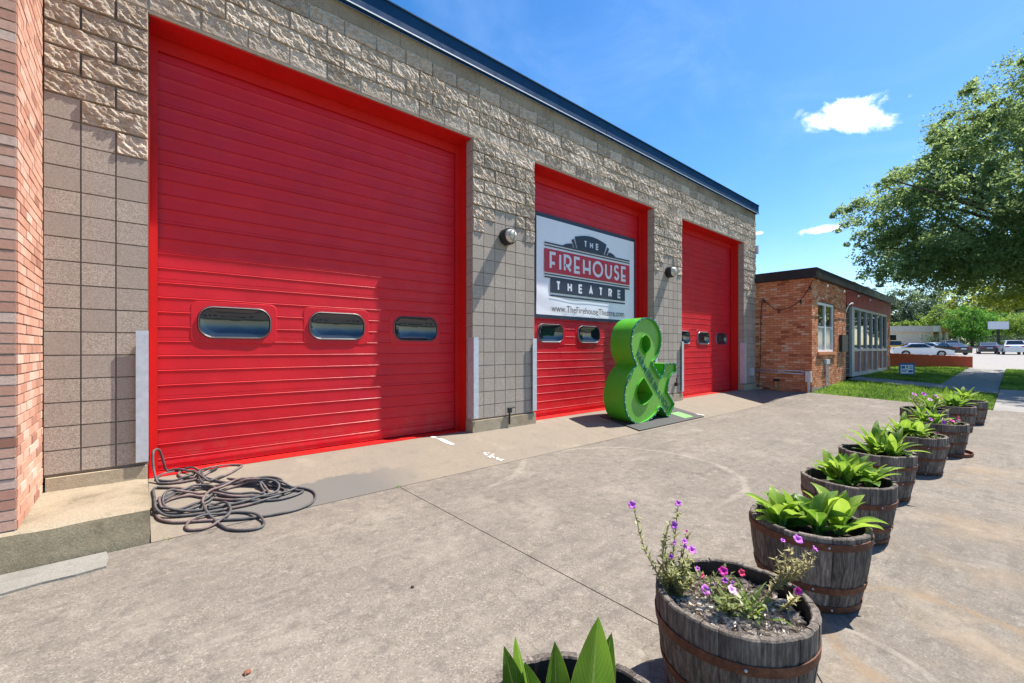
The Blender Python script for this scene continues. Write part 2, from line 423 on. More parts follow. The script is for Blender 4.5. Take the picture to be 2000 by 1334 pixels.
sheet('path',rng(19.91,33,1.2,BRK),[-4.9,-4.2,-3.65],WALKC,0)
sheet('lawn',rng(14.32,18.39,.6,BRK),[-4.9,-4.2,-3.4,-2.4,-1.5],TURF,-.012)
sheet('lawn',rng(19.91,33,1.2,BRK),[-3.64,-3,-2.2,-1.5],TURF,-.012)
sheet('lawn',rng(26.2,33,1.2,BRK),[-1.49,1,4,8,14],TURF,-.012)
sheet('lawn',rng(19.91,33,1.2,BRK),[-30,-20,-12,-9,-7,-5.6,-4.92],TURF,-.012)
sheet('parking_lot',rng(33.02,105,4,BRK),[-90,-60,-30,-15,-9,-4.9,-3,-1.5,3,8,14,30],LOTC,-.03)
m=MB()
for i in range(40):
    y=1-i*1.6; m.box(105.02,105.3,y-1.6,y,gz(105,y)-.1,gz(105,y)+.14)
tag(m.build('kerb',LOTC),kind='structure')

# grass blades, one mass per the lawns
def grass(n,regions,seed,h=(.035,.075)):
    g=np.random.default_rng(seed); ar=np.array([(r[1]-r[0])*(r[3]-r[2]) for r in regions]); cnt=(n*ar/ar.sum()).astype(int)
    V=[];T=[]
    for r,c in zip(regions,cnt):
        x=g.uniform(r[0],r[1],c); y=g.uniform(r[2],r[3],c); z=np.array([gz(a,b) for a,b in zip(x,y)])-.012
        a=g.uniform(0,2*PI,c); L=g.uniform(*h,c); w=g.uniform(.007,.014,c); ln=g.uniform(-.035,.035,(c,2))
        for s,zz in ((-1,0),(1,0)):
            V.append(np.stack([x+s*w*np.cos(a),y+s*w*np.sin(a),z],1))
        V.append(np.stack([x+ln[:,0],y+ln[:,1],z+L],1))
        T.append(np.clip(.5+.9*np.array([noise.noise((a_*.9,b_*.9,3.)) for a_,b_ in zip(x,y)])+g.normal(0,.2,c),0,1))
        k=V[-3:]; V=V[:-3]; V.append(np.stack(k,1).reshape(-1,3))
    V=np.concatenate(V); F=np.arange(len(V)).reshape(-1,3)
    o=np_mesh('grass',V,F,GRASSM,tint=np.concatenate(T)); tag(o,'short green lawn grass in front of the low brick building and along the path','grass',kind='stuff')
grass(90000,[(14.3,18.4,-4.92,-1.5),(19.92,33,-3.64,-1.5),(26.2,33,-1.5,4),(19.92,33,-9.5,-4.92)],5)

# ------------------------------------------------------------------ firehouse
C=.2; Z0=4.58; TOP=5.58
LINT=4.57
FH=thing('firehouse','long tan split-face block firehouse with three tall red bay doors','building',(7,0,.19))
rnd=random.Random(3)
mort=MB(); split=MB(); smo=MB()
DOORS=[(.07,3.75),(5.02,8.68),(9.92,13.55)]
XE=14.45
def split_block(x0,x1,z0,z1,seed):
    """one rock-faced block with its own fractured relief"""
    w=x1-x0; h=z1-z0; near=x0<5
    d=.0095 if near else .016
    nx=max(3,int(w/d)); nz=max(3,int(h/d)); n=len(split.v)
    ox,oz=seed*7.31,seed*3.7; tilt=rnd.uniform(-.012,.012); tn=clamp(rnd.gauss(.45,.28))
    j=.005
    xs=[x0+j]+[x0+j+.006+(w-2*j-.012)*i/nx for i in range(nx+1)]+[x1-j]
    zs=[z0+j]+[z0+j+.006+(h-2*j-.012)*i/nz for i in range(nz+1)]+[z1-j]
    for a,x in enumerate(xs):
        for b,z in enumerate(zs):
            edge=a in(0,len(xs)-1) or b in(0,len(zs)-1)
            if edge: y=-.002
            else:
                al,ac=(x-z)*.7,(x+z)*.7
                q=noise.fractal(Vector((al*8+ox,seed*.37,ac*17+oz)),.75,2.2,5)
                vv=noise.voronoi(Vector((al*15+ox,ac*34+oz,seed*.61)))[0]
                v2=noise.voronoi(Vector((al*34+ox,ac*70+oz,seed*.23)))[0]
                e=max(0,min((x-x0)/.008,(x1-x)/.008,(z-z0)/.008,(z1-z)/.008,1))
                y=-(.013+e*(.006+.012*q+.016*(vv[0]-.3)+.008*(v2[0]-.3)+tilt*(z-z0)/h))
                y=min(y,-.006)
                if abs(z0-Z0)<.01: f_=clamp((z-z0)/.21); y=lerp(-.012,y,f_)
                y=min(y,-.006)
            split.v.append((x,y,z))
    m=len(zs)
    for a in range(len(xs)-1):
        for b in range(m-1):
            split.face((n+a*m+b,n+(a+1)*m+b,n+(a+1)*m+b+1,n+a*m+b+1),0,tn)
sid=0
def run(x0,x1,z0,z1,ph,st=.4):
    global sid
    e=[x0]; x=math.floor((x0-ph)/st+1e-6)*st+ph
    while x<x1-.03:
        if x>x0+.03: e.append(x)
        x+=st
    e.append(x1)
    for a,b in zip(e,e[1:]):
        sid+=1; split_block(a,b,z0,z1,sid)
# band above the doors
for k in range(4):
    run(-.60,XE,Z0+k*C,Z0+(k+1)*C,.07+(.2 if k%2 else 0))
# smooth frieze course under the fascia
x=-.6;i=0
while x<XE:
    b=min(x+.4,XE); smo.box(x+.004,b-.004,-.006,.02,Z0+4*C+.004,Z0+5*C-.006,0,clamp(rnd.gauss(.75,.2))); x=b
smo.build('frieze_course',FRIEZE,FH); smo=MB()
# piers
def pier(x0,x1,ks,mirror=False):
    n=len(ks); w=(x1-x0)/n
    zb=.36
    row=0
    while True:
        z1=Z0-row*C; z0=z1-C
        if z1<=zb+.02: break
        z0=max(z0,zb)
        c=0
        while c<n:
            if row<ks[c]:
                e=c
                while e<n and row<ks[e]: e+=1
                if row==0: run(x0+c*w,x0+e*w,z0,z1-.002,x0,2*w)
                else: run(x0+c*w,x0+e*w,z0,z1,x0+(w if row%2 else 0),2*w)
                c=e
            else:
                smo.box(x0+c*w+.005,x0+(c+1)*w-.005,-.010-rnd.random()*.002,.02,z0+.005,z1-.005,0,clamp(rnd.gauss(.45,.34))); c+=1
        row+=1
    # jamb returns facing the doors
pier(-.60,.07,[5,6,7]); smo.build('scored_blocks',SMOOTH,FH); smo=MB()
pier(3.75,5.02,[7,6,5,5,6,7]); smo.build('scored_blocks',SMOOTH,FH); smo=MB()
pier(8.68,9.92,[7,6,5,5,6,7]); smo.build('scored_blocks',SMOOTH,FH); smo=MB()
pier(13.55,XE,[7,8,9,9])
# mortar bodies: real wall thickness behind the block faces
for a,b in ((-.60,.07),(3.75,5.02),(8.68,9.92),(13.55,XE)):
    mort.box(a,b,0,.14,.36,LINT,1)
    mort.box(a+.004,b-.004,.14,.62,.0,LINT,0)
mort.box(-.60,XE,0,.62,LINT+.002,TOP,0)
# block returns at every right-hand jamb (grey scored units)
smo.build('scored_blocks',SMOOTH,FH)
for xj in (3.75,8.68,13.55):
    smo=MB()
    z=.36
    while z<LINT-.02:
        z1=min(z+C,LINT-.01); smo.box(xj-.006,xj+.01,.004,.136,z+.004,z1-.004,0,clamp(rnd.gauss(.45,.2))); z=z1
    smo.build('jamb_blocks',SMOOTH,FH)
smo=MB()
z=.2
while z<TOP-.05:
    smo.box(XE-.01,XE+.006,.004,.4,z+.004,z+C-.004,0,clamp(rnd.gauss(.5,.2))); z+=C
mort.build('wall',[MORTAR,simple('brown_joint',(.20,.165,.13),.95,.25,9,.3,120,spec=.1)],FH)
split.build('split_face_blocks',SPLIT,FH,smooth=False)
smo.build('corner_blocks',SMOOTH,FH)
for a,b in ((-.585,.055),(3.74,5.03),(8.67,9.93),(13.54,14.44)):
    m=MB(); m.box(a,b,-.035,.16,.0,.358); m.build('footing',BASEC,FH)
m=MB(); m.box(-.62,XE+.02,.63,9.6,-.1,.14); m.box(-.62,XE+.02,.7,9.6,5.3,5.5); m.box(XE-.3,XE-.012,.63,9.6,.1,5.5); m.box(-.6,XE,9.3,9.6,.1,5.5)
m.build('shell',MORTAR,FH)
m=MB()
for a,b in ((-.64,4.4),(4.403,9.4),(9.403,XE+.07)):
    m.box(a,b,-.075,.0,5.582,5.82); m.box(a,b,-.10,.3,5.82,5.835); m.box(a,b,-.088,-.0755,5.565,5.592)
for a in (1.9,6.9,11.9): m.box(a,a+.012,-.079,-.075,5.6,5.815)
m.box(XE,XE+.07,0,9.6,5.58,5.83)
m.build('roof_fascia',NAVY,FH)
m=MB(); m.box(-.64,XE+.03,-.092,-.0895,5.562,5.578); m.build('drip_edge',GALV,FH)
# door steel lintels, red painted frame and soffit
m=MB()
for a,b in DOORS:
    m.box(a,b,-.004,.62,LINT-.012,LINT+.0015,0)
m.build('lintel',simple('lintel_edge',(.50,.36,.22),.8,.2),FH)
ZD=.19
def frame(a,b):
    m=MB()
    m.box(a+.001,a+.012,.142,.36,ZD,LINT-.014); m.box(b-.012,b-.001,.142,.36,ZD,LINT-.014)   # jambs
    m.box(a+.013,b-.013,.01,.36,LINT-.028,LINT-.0135)                                              # soffit
    m.box(a+.012,a+.075,.30,.33,ZD,LINT-.03); m.box(b-.085,b-.0125,.30,.33,ZD,LINT-.03)                # track angles
    m.box(a+.075,b-.085,.31,.33,LINT-.16,LINT-.03)
    m.box(a+.01,b-.01,.15,.42,ZD-.05,ZD+.010)                                                          # red sill strip
    return m.build('door_frame',REDJ,FH,autos=30)
def rrect(cx,cz,w,h,r,n=7):
    P=[]
    for sx,sz,a0 in ((1,1,0),(-1,1,90),(-1,-1,180),(1,-1,270)):
        for i in range(n+1):
            a=R(a0+90*i/n); P.append((cx+sx*(w/2-r)+r*math.cos(a),cz+sz*(h/2-r)+r*math.sin(a)))
    return P
def sectional_door(a,b,wins,seed):
    p=.148
    prof=[]; z=ZD+.02
    k=0
    prof.append((z,.352))
    prof.append((z+.05,.352)); prof.append((z+.052,.345)); prof.append((z+.088,.345)); z+=.115
    while z<LINT-.05:
        sec=(k%4==0)
        g=.006 if sec else .004
        prof += [(z-.022,.3462),(z-.010,.3435),(z,.3415),(z+.0065,.3475),(z+.0075,.3465+g),(z+.0115,.3465+g),(z+.0125,.3452)]
        if sec: prof += [(z+.036,.3456),(z+.0385,.3500),(z+.0405,.3500),(z+.0415,.3458)]
        prof += [(z+.07,.3460),(z+.10,.3466)]
        z+=p; k+=1
    prof.append((LINT-.03,.3465))
    nx=122; m=MB(); n0=0
    fine=[]
    for (za,ya),(zb,yb) in zip(prof,prof[1:]):
        n_=max(1,int((zb-za)/.028))
        for q_ in range(n_): fine.append((lerp(za,zb,q_/n_),lerp(ya,yb,q_/n_)))
    prof=fine+[prof[-1]]
    for i in range(nx+1):
        x=lerp(a+.05,b-.05,i/nx)
        for (zz,y) in prof:
            dy=.0042*noise.noise(Vector((x*1.3+seed*9,zz*2.1,1.)))+.0022*noise.noise(Vector((x*4+seed*5,zz*5,4.)))
            m.v.append((x,y+dy,zz))
    q=len(prof)
    for i in range(nx):
        for j in range(q-1):
            xa=m.v[i*q+j][0]; xb=m.v[(i+1)*q+j][0]; za=prof[j][0]; zb=prof[j+1][0]
            if any(xb>cx-.345 and xa<cx+.345 and zb>1.715-.172 and za<1.715+.172 for cx in wins): continue
            m.face((i*q+j,(i+1)*q+j,(i+1)*q+j+1,i*q+j+1))
    # bottom seal bolts
    d=m.build('garage_door',RED,FH,autos=28)
    for cx in wins:
        cz=1.715
        pl=MB(); A=rrect(cx,cz,.82,.46,.075); P=rrect(cx,cz,.80,.44,.065); Q=rrect(cx,cz,.68,.335,.138)
        for i in range(len(P)):
            j=(i+1)%len(P); pl.quad((A[i][0],.352,A[i][1]),(A[j][0],.352,A[j][1]),(P[j][0],.3400,P[j][1]),(P[i][0],.3400,P[i][1])); pl.quad((P[i][0],.3400,P[i][1]),(P[j][0],.3400,P[j][1]),(Q[j][0],.3395,Q[j][1]),(Q[i][0],.3395,Q[i][1]))
        pl.build('window_plate',RED,d,off=parent_world(FH),autos=50)
        def ringm(name,w0,h0,r0,w1,h1,r1,y0,y1,mat):
            A=rrect(cx,cz,w0,h0,r0); B=rrect(cx,cz,(w0+w1)/2,(h0+h1)/2,(r0+r1)/2); D=rrect(cx,cz,w1,h1,r1); g=MB(); L=len(A)
            for i in range(L):
                j=(i+1)%L
                g.quad((A[i][0],y0,A[i][1]),(A[j][0],y0,A[j][1]),(B[j][0],y1,B[j][1]),(B[i][0],y1,B[i][1]))
                g.quad((B[i][0],y1,B[i][1]),(B[j][0],y1,B[j][1]),(D[j][0],y0,D[j][1]),(D[i][0],y0,D[i][1]))
            return g.build(name,mat,d,off=parent_world(FH),smooth=True)
        ringm('window_gasket',.70,.355,.145,.635,.29,.115,.341,.326,GASK)
        ringm('window_bezel',.684,.339,.138,.664,.319,.128,.334,.324,CHROME)
        # domed acrylic pane
        g=MB(); rings=8; L=len(rrect(0,0,1,1,.3)); base=rrect(cx,cz,.645,.300,.120)
        for k in range(rings):
            s=1-k/rings; depth=.336+.052*(1-s**3.2)
            for (x,z) in base: g.v.append((cx+(x-cx)*s,depth,cz+(z-cz)*s))
        g.v.append((cx,.388,cz))
        for k in range(rings-1):
            for i in range(L):
                j=(i+1)%L; g.face((k*L+i,k*L+j,(k+1)*L+j,(k+1)*L+i))
        for i in range(L): g.face(((rings-1)*L+i,(rings-1)*L+(i+1)%L,rings*L))
        g.build('window_pane',GLASS,d,off=parent_world(FH),smooth=True)
    return d
for i,(a,b) in enumerate(DOORS):
    frame(a,b); sectional_door(a,b,[a+.745+1.1*k for k in range(3)],i+1)
# dark void behind windows is closed by the panes; backing
m=MB()
for a,b in DOORS: m.box(a,b,.44,.47,.0,LINT-.03)
m.build('door_backing',BLACK,FH)
def guard(x,side):
    m=MB(); w=.085
    if side>0: m.box(x-.004,x+w,-.058,-.048,.40,1.60); m.box(x-.004,x+.006,-.048,.09,.40,1.60)
    else: m.box(x-w,x+.004,-.058,-.048,.40,1.60); m.box(x-.006,x+.004,-.048,.09,.40,1.60)
    m.build('corner_guard',GALV,FH)
for x,s in ((.066,-1),(3.745,1),(5.024,-1),(8.675,1),(9.924,-1),(13.54,1)): guard(x,s)
# conduit stubs low on the piers
m=MB(); m.tube([(4.44,-.05,.24),(4.44,-.05,.47)],.013,8); m.box(4.41,4.47,-.075,-.034,.42,.5); m.tube([(4.44,-.05,.49),(4.56,-.05,.50)],.01,6); m.build('conduit',BLACK,FH)
m=MB(); m.tube([(9.60,-.05,.6),(9.60,-.05,.74)],.013,8); m.box(9.57,9.63,-.075,-.012,.55,.63); m.tube([(9.6,-.05,.74),(9.72,-.05,.78)],.008,6); m.build('conduit',BLACK,FH)

# bulkhead lamps
def bulkhead(x,z,label):
    t=thing('wall_lamp',label,'wall lamp',(x,0,z),'round caged lamps on the firehouse piers')
    m=MB()
    def ly(prof,n=28):
        b=len(m.v)
        for r,y in prof:
            for j in range(n):
                w=2*PI*j/n; m.v.append((x+r*math.cos(w),y,z+r*math.sin(w)))
        for i in range(len(prof)-1):
            for j in range(n): m.face((b+i*n+j,b+(i+1)*n+j,b+(i+1)*n+(j+1)%n,b+i*n+(j+1)%n))
    ly([(.001,-.012),(.115,-.012),(.128,-.03),(.130,-.13),(.122,-.150),(.104,-.150),(.104,-.140)])
    m.build('housing',BLACK,t,autos=40)
    m=MB(); ly([(.104,-.142),(.102,-.165),(.092,-.195),(.072,-.22),(.045,-.236),(.018,-.243),(.001,-.244)])
    m.build('lens',CAGE,t,smooth=True)
    m=MB()
    for a in (0,PI/2):
        pts=[]
        for i in range(13):
            w=-PI/2+PI*i/12; r=.112*math.sin(w); y=-.148-.104*math.cos(w)
            pts.append((x+r*math.cos(a),y,z+r*math.sin(a)))
        m.tube(pts,.005,6)
    m.tube([(x+.082*math.cos(w),-.222,z+.082*math.sin(w)) for w in np.linspace(0,2*PI,21)],.0045,6)
    m.build('cage',simple('cage_wire',(.30,.28,.25),.5,.2,20),t,smooth=True)
bulkhead(4.375,3.18,'round caged lamp on the block pier left of the banner')
bulkhead(9.265,3.19,'round caged lamp on the block pier right of the banner')

# ------------------------------------------------------------------ banner
BN=thing('banner','white vinyl banner with red and navy lettering on the middle red door','banner',(6.9,.33,2.92))
BY=.318
VIN=NT('white_vinyl'); VIN=VIN.fin(VIN.ramp(VIN.noise(2,3),[(.3,(.78,.78,.81)),(.7,(.82,.82,.85))]),.33,None,0,.5)
BNAVY=simple('banner_navy',(.022,.033,.058),.45,.06,8,0); BRED=simple('banner_red',(.50,.020,.045),.45,.05,8,0)
def wrinkle(x,z):
    t=clamp((2.62-z)/.5); l=clamp((6.6-x)/1.2,.25,1)
    w=0
    for k,(sx,sz,ph) in enumerate(((3.1,9,0),(5.3,14,1.3),(2.2,20,2.1))):
        w+=math.sin(sx*x+sz*z+ph+2*noise.noise(Vector((x*1.5,z*2,k))))/(k+1.3)
    return clamp(.0085*t*l*w+.004*noise.noise(Vector((x*1.1,z*1.6,7.))),-.003,.013)
def vinyl(x0,x1,z0,z1,nx,nz,y,name,mat,wr=True):
    m=MB()
    for i in range(nx+1):
        for j in range(nz+1):
            x=lerp(x0,x1,i/nx); z=lerp(z0,z1,j/nz); m.v.append((x,y-(wrinkle(x,z) if wr else 0),z))
    for i in range(nx):
        for j in range(nz): m.face((i*(nz+1)+j,(i+1)*(nz+1)+j,(i+1)*(nz+1)+j+1,i*(nz+1)+j+1))
    return m.build(name,mat,BN,smooth=True)
vinyl(5.375,8.395,2.05,3.81,120,90,BY-.006,'vinyl_sheet',VIN)
m=MB(); m.box(5.335,8.45,BY+.0,BY+.012,1.985,3.885); m.build('border',BNAVY,BN)
GY=BY-.022
def flat(name,polys,mat,y=GY):
    m=MB()
    for P in polys: m.poly([(x,y,z) for x,z in P])
    o=m.build(name,mat,BN); return o
def rect(x0,x1,z0,z1): return [(x0,z0),(x1,z0),(x1,z1),(x0,z1)]
flat('red_panel',[rect(5.563,8.207,2.828,3.256)],BRED)
flat('navy_panel',[rect(5.72,8.034,2.462,2.726)],BNAVY)
flat('navy_rules',[rect(5.563,8.21,3.345,3.372),rect(5.563,8.21,3.297,3.318),rect(5.563,8.207,2.779,2.80),rect(5.563,8.207,2.7265,2.752),rect(5.72,8.034,2.395,2.424)],BNAVY)
def fan(x0,x1,r=None):
    pass
# marquee crest: arched centre panel with stepped wings
top=[]
for i in range(13):
    a=i/12; x=lerp(6.39,7.385,a); top.append((x,3.595+.08*math.sin(PI*a)))
flat('crest',[[(6.475,3.376),(7.30,3.376)]+top[::-1],
  [(6.385,3.376),(6.442,3.376),(6.362,3.545),(6.300,3.515)],
  [(6.05,3.376),(6.35,3.376),(6.31,3.445),(6.24,3.44),(6.14,3.415)],
  [(7.333,3.376),(7.39,3.376),(7.475,3.515),(7.413,3.545)],
  [(7.425,3.376),(7.70,3.376),(7.63,3.415),(7.545,3.44),(7.465,3.445)]],BNAVY)
WHT=simple('banner_white',(.68,.69,.73),.4,.03,8,0)
def strokes(m,P,w,y,closed=False):
    """flat ribbon of width w along P with mitred joints"""
    n=len(P); L=[];Rr=[]
    for i in range(n):
        p=Vector(P[i]).to_2d()
        if closed: a=Vector(P[i-1]).to_2d(); b=Vector(P[(i+1)%n]).to_2d()
        else: a=Vector(P[max(i-1,0)]).to_2d(); b=Vector(P[min(i+1,n-1)]).to_2d()
        d1=(p-a); d2=(b-p)
        if d1.length<1e-9: d1=d2
        if d2.length<1e-9: d2=d1
        d1.normalize(); d2.normalize()
        n1=Vector((-d1.y,d1.x)); n2=Vector((-d2.y,d2.x)); k=(n1+n2)
        if k.length<1e-6: k=n1
        k.normalize(); s=1/max(.5,k.dot(n1))
        L.append(p+k*w/2*s); Rr.append(p-k*w/2*s)
    for i in range(n if closed else n-1):
        j=(i+1)%n
        m.quad((Rr[i].x,y,Rr[i].y),(Rr[j].x,y,Rr[j].y),(L[j].x,y,L[j].y),(L[i].x,y,L[i].y))
def arc(cx,cz,rx,rz,a0,a1,n=16): return [(cx+rx*math.cos(R(lerp(a0,a1,i/n))),cz+rz*math.sin(R(lerp(a0,a1,i/n)))) for i in range(n+1)]
def letter(ch,lo=.36):
    """strokes in a unit box, deco low waist"""
    if ch=='F': return [[(0,0),(0,1),(1,1)],[(0,lo),(.85,lo)]]
    if ch=='I': return [[(.5,0),(.5,1)]]
    if ch=='R': return [[(0,0),(0,1),(.5,1)]+arc(.5,(1+lo)/2,.5,(1-lo)/2,90,-90,12)+[(0,lo)],[(.45,lo),(1,0)]]
    if ch=='E': return [[(1,1),(0,1),(0,0),(1,0)],[(0,lo),(.92,lo)]]
    if ch=='H': return [[(0,0),(0,1)],[(1,0),(1,1)],[(0,lo),(1,lo)]]
    if ch=='O': return [arc(.5,.5,.5,.5,0,360,32)[:-1]+['c']]
    if ch=='U': return [[(0,1),(0,.42)]+arc(.5,.42,.5,.42,180,360,16)+[(1,1)]]
    if ch=='S': return [arc(.5,.76,.45,.24,20,225,12)+arc(.5,.27,.5,.27,45,-160,14)]
    if ch=='T': return [[(0,1),(1,1)],[(.5,1),(.5,0)]]
    if ch=='A': return [[(0,0),(.5,1),(1,0)],[(.22,.32),(.78,.32)]]
    return []
def word(txt,x0,x1,z0,h,wd,gap,w,y,lo=.36):
    tot=sum(wd.get(c,wd['*']) for c in txt)+gap*(len(txt)-1); k=(x1-x0)/tot; x=x0
    for c in txt:
        W=wd.get(c,wd['*'])*k; m=MB()
        for n_,P in enumerate(letter(c,lo)):
            cl=P[-1]=='c'; P=P[:-1] if cl else P
            strokes(m,[(x+w/2+p[0]*(W-w),z0+w/2+p[1]*(h-w)) for p in P],w,y-.0008*n_,cl)
        m.build('letter',WHT,BN); x+=W+gap*k
LY=GY-.004
word('FIREHOUSE',5.69,8.08,2.882,.330,{'*':.72,'I':.2,'O':1.12,'F':.62,'E':.66,'H':.78,'U':.78,'R':.74,'S':.62},.22,.056,LY,.34)
word('THEATRE',5.86,7.88,2.507,.18,{'*':.62},.95,.040,LY,.5)
word('THE',6.655,7.12,3.432,.13,{'*':.55},.5,.030,LY,.5)
def text_mesh(s,width,height=None,bold=0.):
    cu=bpy.data.curves.new('t','FONT'); cu.body=s; cu.size=1; cu.offset=bold; cu.resolution_u=3; cu.fill_mode='FRONT' if hasattr(cu,'fill_mode') else cu.fill_mode
    o=bpy.data.objects.new('t',cu); col.objects.link(o); bpy.context.view_layer.update()
    me=bpy.data.meshes.new_from_object(o.evaluated_get(bpy.context.evaluated_depsgraph_get()))
    bpy.data.objects.remove(o); bpy.data.curves.remove(cu)
    co=[v.co.copy() for v in me.vertices]; fs=[tuple(p.vertices) for p in me.polygons]; bpy.data.meshes.remove(me)
    x0=min(c.x for c in co); x1=max(c.x for c in co); z0=min(c.y for c in co); z1=max(c.y for c in co)
    k=width/(x1-x0); kz=k if height is None else height/(z1-z0)
    return [((c.x-x0)*k,(c.y-z0)*kz) for c in co],fs
P,Fs=text_mesh('www.TheFirehouseTheatre.com',2.256,.125,.004)
m=MB(); m.v=[(5.737+a,GY-.006,2.115+b) for a,b in P]
for f in Fs: m.face(f)
m.build('web_address',simple('banner_grey',(.07,.07,.075),.5,.05,8,0),BN)

# ------------------------------------------------------------------ brick wing at the left edge
def brick_field(mb,O,U,N,u0,u1,z0,z1,holes=(),L=.203,Hh=.0677,seed=1,jt=.010,proud=.010,ph=0.):
    r=random.Random(seed); O=Vector(O);U=Vector(U);N=Vector(N); k=0; z=z0
    while z<z1-.01:
        zt=min(z+Hh,z1); u=u0-L+((L/2) if k%2 else 0)+ph
        while u<u1:
            a=max(u,u0); b=min(u+L,u1); u+=L
            if b-a<.03: continue
            segs=[(a,b)]
            for (h0,h1,g0,g1) in holes:
                if zt>g0+.005 and z<g1-.005:
                    ns=[]
                    for (p,q) in segs:
                        if q<=h0 or p>=h1: ns.append((p,q)); continue
                        if p<h0-.02: ns.append((p,h0))
                        if q>h1+.02: ns.append((h1,q))
                    segs=ns
            t=clamp(r.gauss(.5,.24)); pr=proud+r.uniform(-.002,.0025)
            for (p,q) in segs:
                A=[O+U*(p+jt/2)+Vector((0,0,z+jt/2)),O+U*(q-jt/2)+Vector((0,0,z+jt/2)),O+U*(q-jt/2)+Vector((0,0,zt-jt/2)),O+U*(p+jt/2)+Vector((0,0,zt-jt/2))]
                n=len(mb.v); mb.v+= [tuple(x) for x in A]+[tuple(x+N*pr) for x in A]
                mb.face((n+4,n+5,n+6,n+7),0,t)
                for i in range(4): mb.face((n+i,n+(i+1)%4,n+4+(i+1)%4,n+4+i),0,t)
        z=zt; k+=1
BW=thing('brick_wing','tall pink brick wing at the left edge beside the block pier','building',(-1.8,-.5,.24))
m=MB(); brick_field(m,(-.612,-.992,0),(0,1,0),(1,0,0),0,.985,.25,6.6,seed=5)
brick_field(m,(-3.2,-.992,0),(1,0,0),(0,-1,0),0,2.598,.25,6.6,seed=6,ph=.07)
m.build('bricks',BRICKP,BW)
m=MB(); m.box(-3.2,-.612,-.991,0.3,.245,6.6); m.build('mortar_core',MORTARD,BW)
# concrete step
st=MB()
nx,ny=40,24
def stepz(x,y): return .245+.006*noise.noise(Vector((x*3,y*4,0)))
X0,X1,Y0,Y1=-3.2,.065,-1.05,-.01
for i in range(nx+1):
    for j in range(ny+1):
        x=lerp(X0,X1,i/nx); y=lerp(Y0,Y1,j/ny)
        e=min((y-Y0)/.03,(X1-x)/.03,1)
        ch=.012*(1-e)**2+(.010*max(0,noise.noise(Vector((x*9,y*9,3)))) if e<.9 else 0)
        st.v.append((x,y,stepz(x,y)-ch))
w=ny+1
for i in range(nx):
    for j in range(ny): st.face((i*w+j,(i+1)*w+j,(i+1)*w+j+1,i*w+j+1))
b=len(st.v); nz=8
for i in range(nx+1):
    for k in range(nz+1):
        x=lerp(X0,X1,i/nx); t=k/nz; top=st.v[i*w]
        st.v.append((x,Y0-.035*(1-t)-.006*noise.noise(Vector((x*5,t*3,9)))*(t<1),lerp(-.1,top[2],t)))
for i in range(nx):
    for k in range(nz): st.face((b+i*(nz+1)+k,b+(i+1)*(nz+1)+k,b+(i+1)*(nz+1)+k+1,b+i*(nz+1)+k+1),1)
b=len(st.v)
for j in range(ny+1):
    top=st.v[nx*w+j]
    st.v += [(X1+.004,top[1] if j else Y0-.035,-.1),top]
for j in range(ny): st.face((b+2*j,b+2*j+2,b+2*j+3,b+2*j+1),1)
STEPF=concrete_mat('step_riser_stained',(.23,.19,.115),(.33,.275,.185),(.12,.095,.055),150,.8)
tag(st.build('concrete_step',[STEPC,STEPF],autos=50),'worn concrete step with stained riser below the brick wing','step')
m=MB()
P=[(-3.2,-1.105),(-.17,-1.105),(-.155,-1.22),(-.16,-1.38),(-.3,-1.40),(-.45,-1.395),(-.62,-1.425),(-.9,-1.42),(-1.6,-1.44),(-3.2,-1.43)]
m.poly([(x,y,.014) for x,y in P]); 
for i in range(len(P)):
    a=P[i];c=P[(i+1)%len(P)]; m.quad((a[0],a[1],-.02),(c[0],c[1],-.02),(c[0],c[1],.014),(a[0],a[1],.014))
tag(m.build('patch_slab',concrete_mat('patch_concrete',(.20,.188,.162),(.27,.255,.225),(.125,.115,.095),170,.8)),'pale concrete patch slab at the foot of the step','slab')

# ------------------------------------------------------------------ hose
H1=[(0.558,0.014),(0.484,-0.063),(0.386,-0.073),(0.309,-0.014),(0.304,0.146),(0.356,0.204),(0.431,0.114),(0.388,-0.051),(0.284,-0.089),(0.187,-0.053),(0.13,0.019),(0.167,0.183),(0.254,0.23),(0.369,0.22),(0.454,0.112),(0.476,-0.116),(0.437,-0.26),(0.367,-0.329),(0.261,-0.242),(0.162,-0.187),(0.12,-0.17),(0.1,-0.228),(0.105,-0.371),(0.104,-0.508),(0.107,-0.656),(0.133,-0.78),(0.228,-0.878),(0.408,-0.947),(0.594,-1.027),(0.788,-1.101),(1.001,-1.131),(1.154,-1.084),(1.259,-0.97),(1.282,-0.838),(1.218,-0.725),(1.075,-0.617),(0.899,-0.516),(0.759,-0.404),(0.62,-0.292),(0.484,-0.147),(0.396,-0.133),(0.288,-0.135),(0.171,-0.103),(0.125,-0.04)]
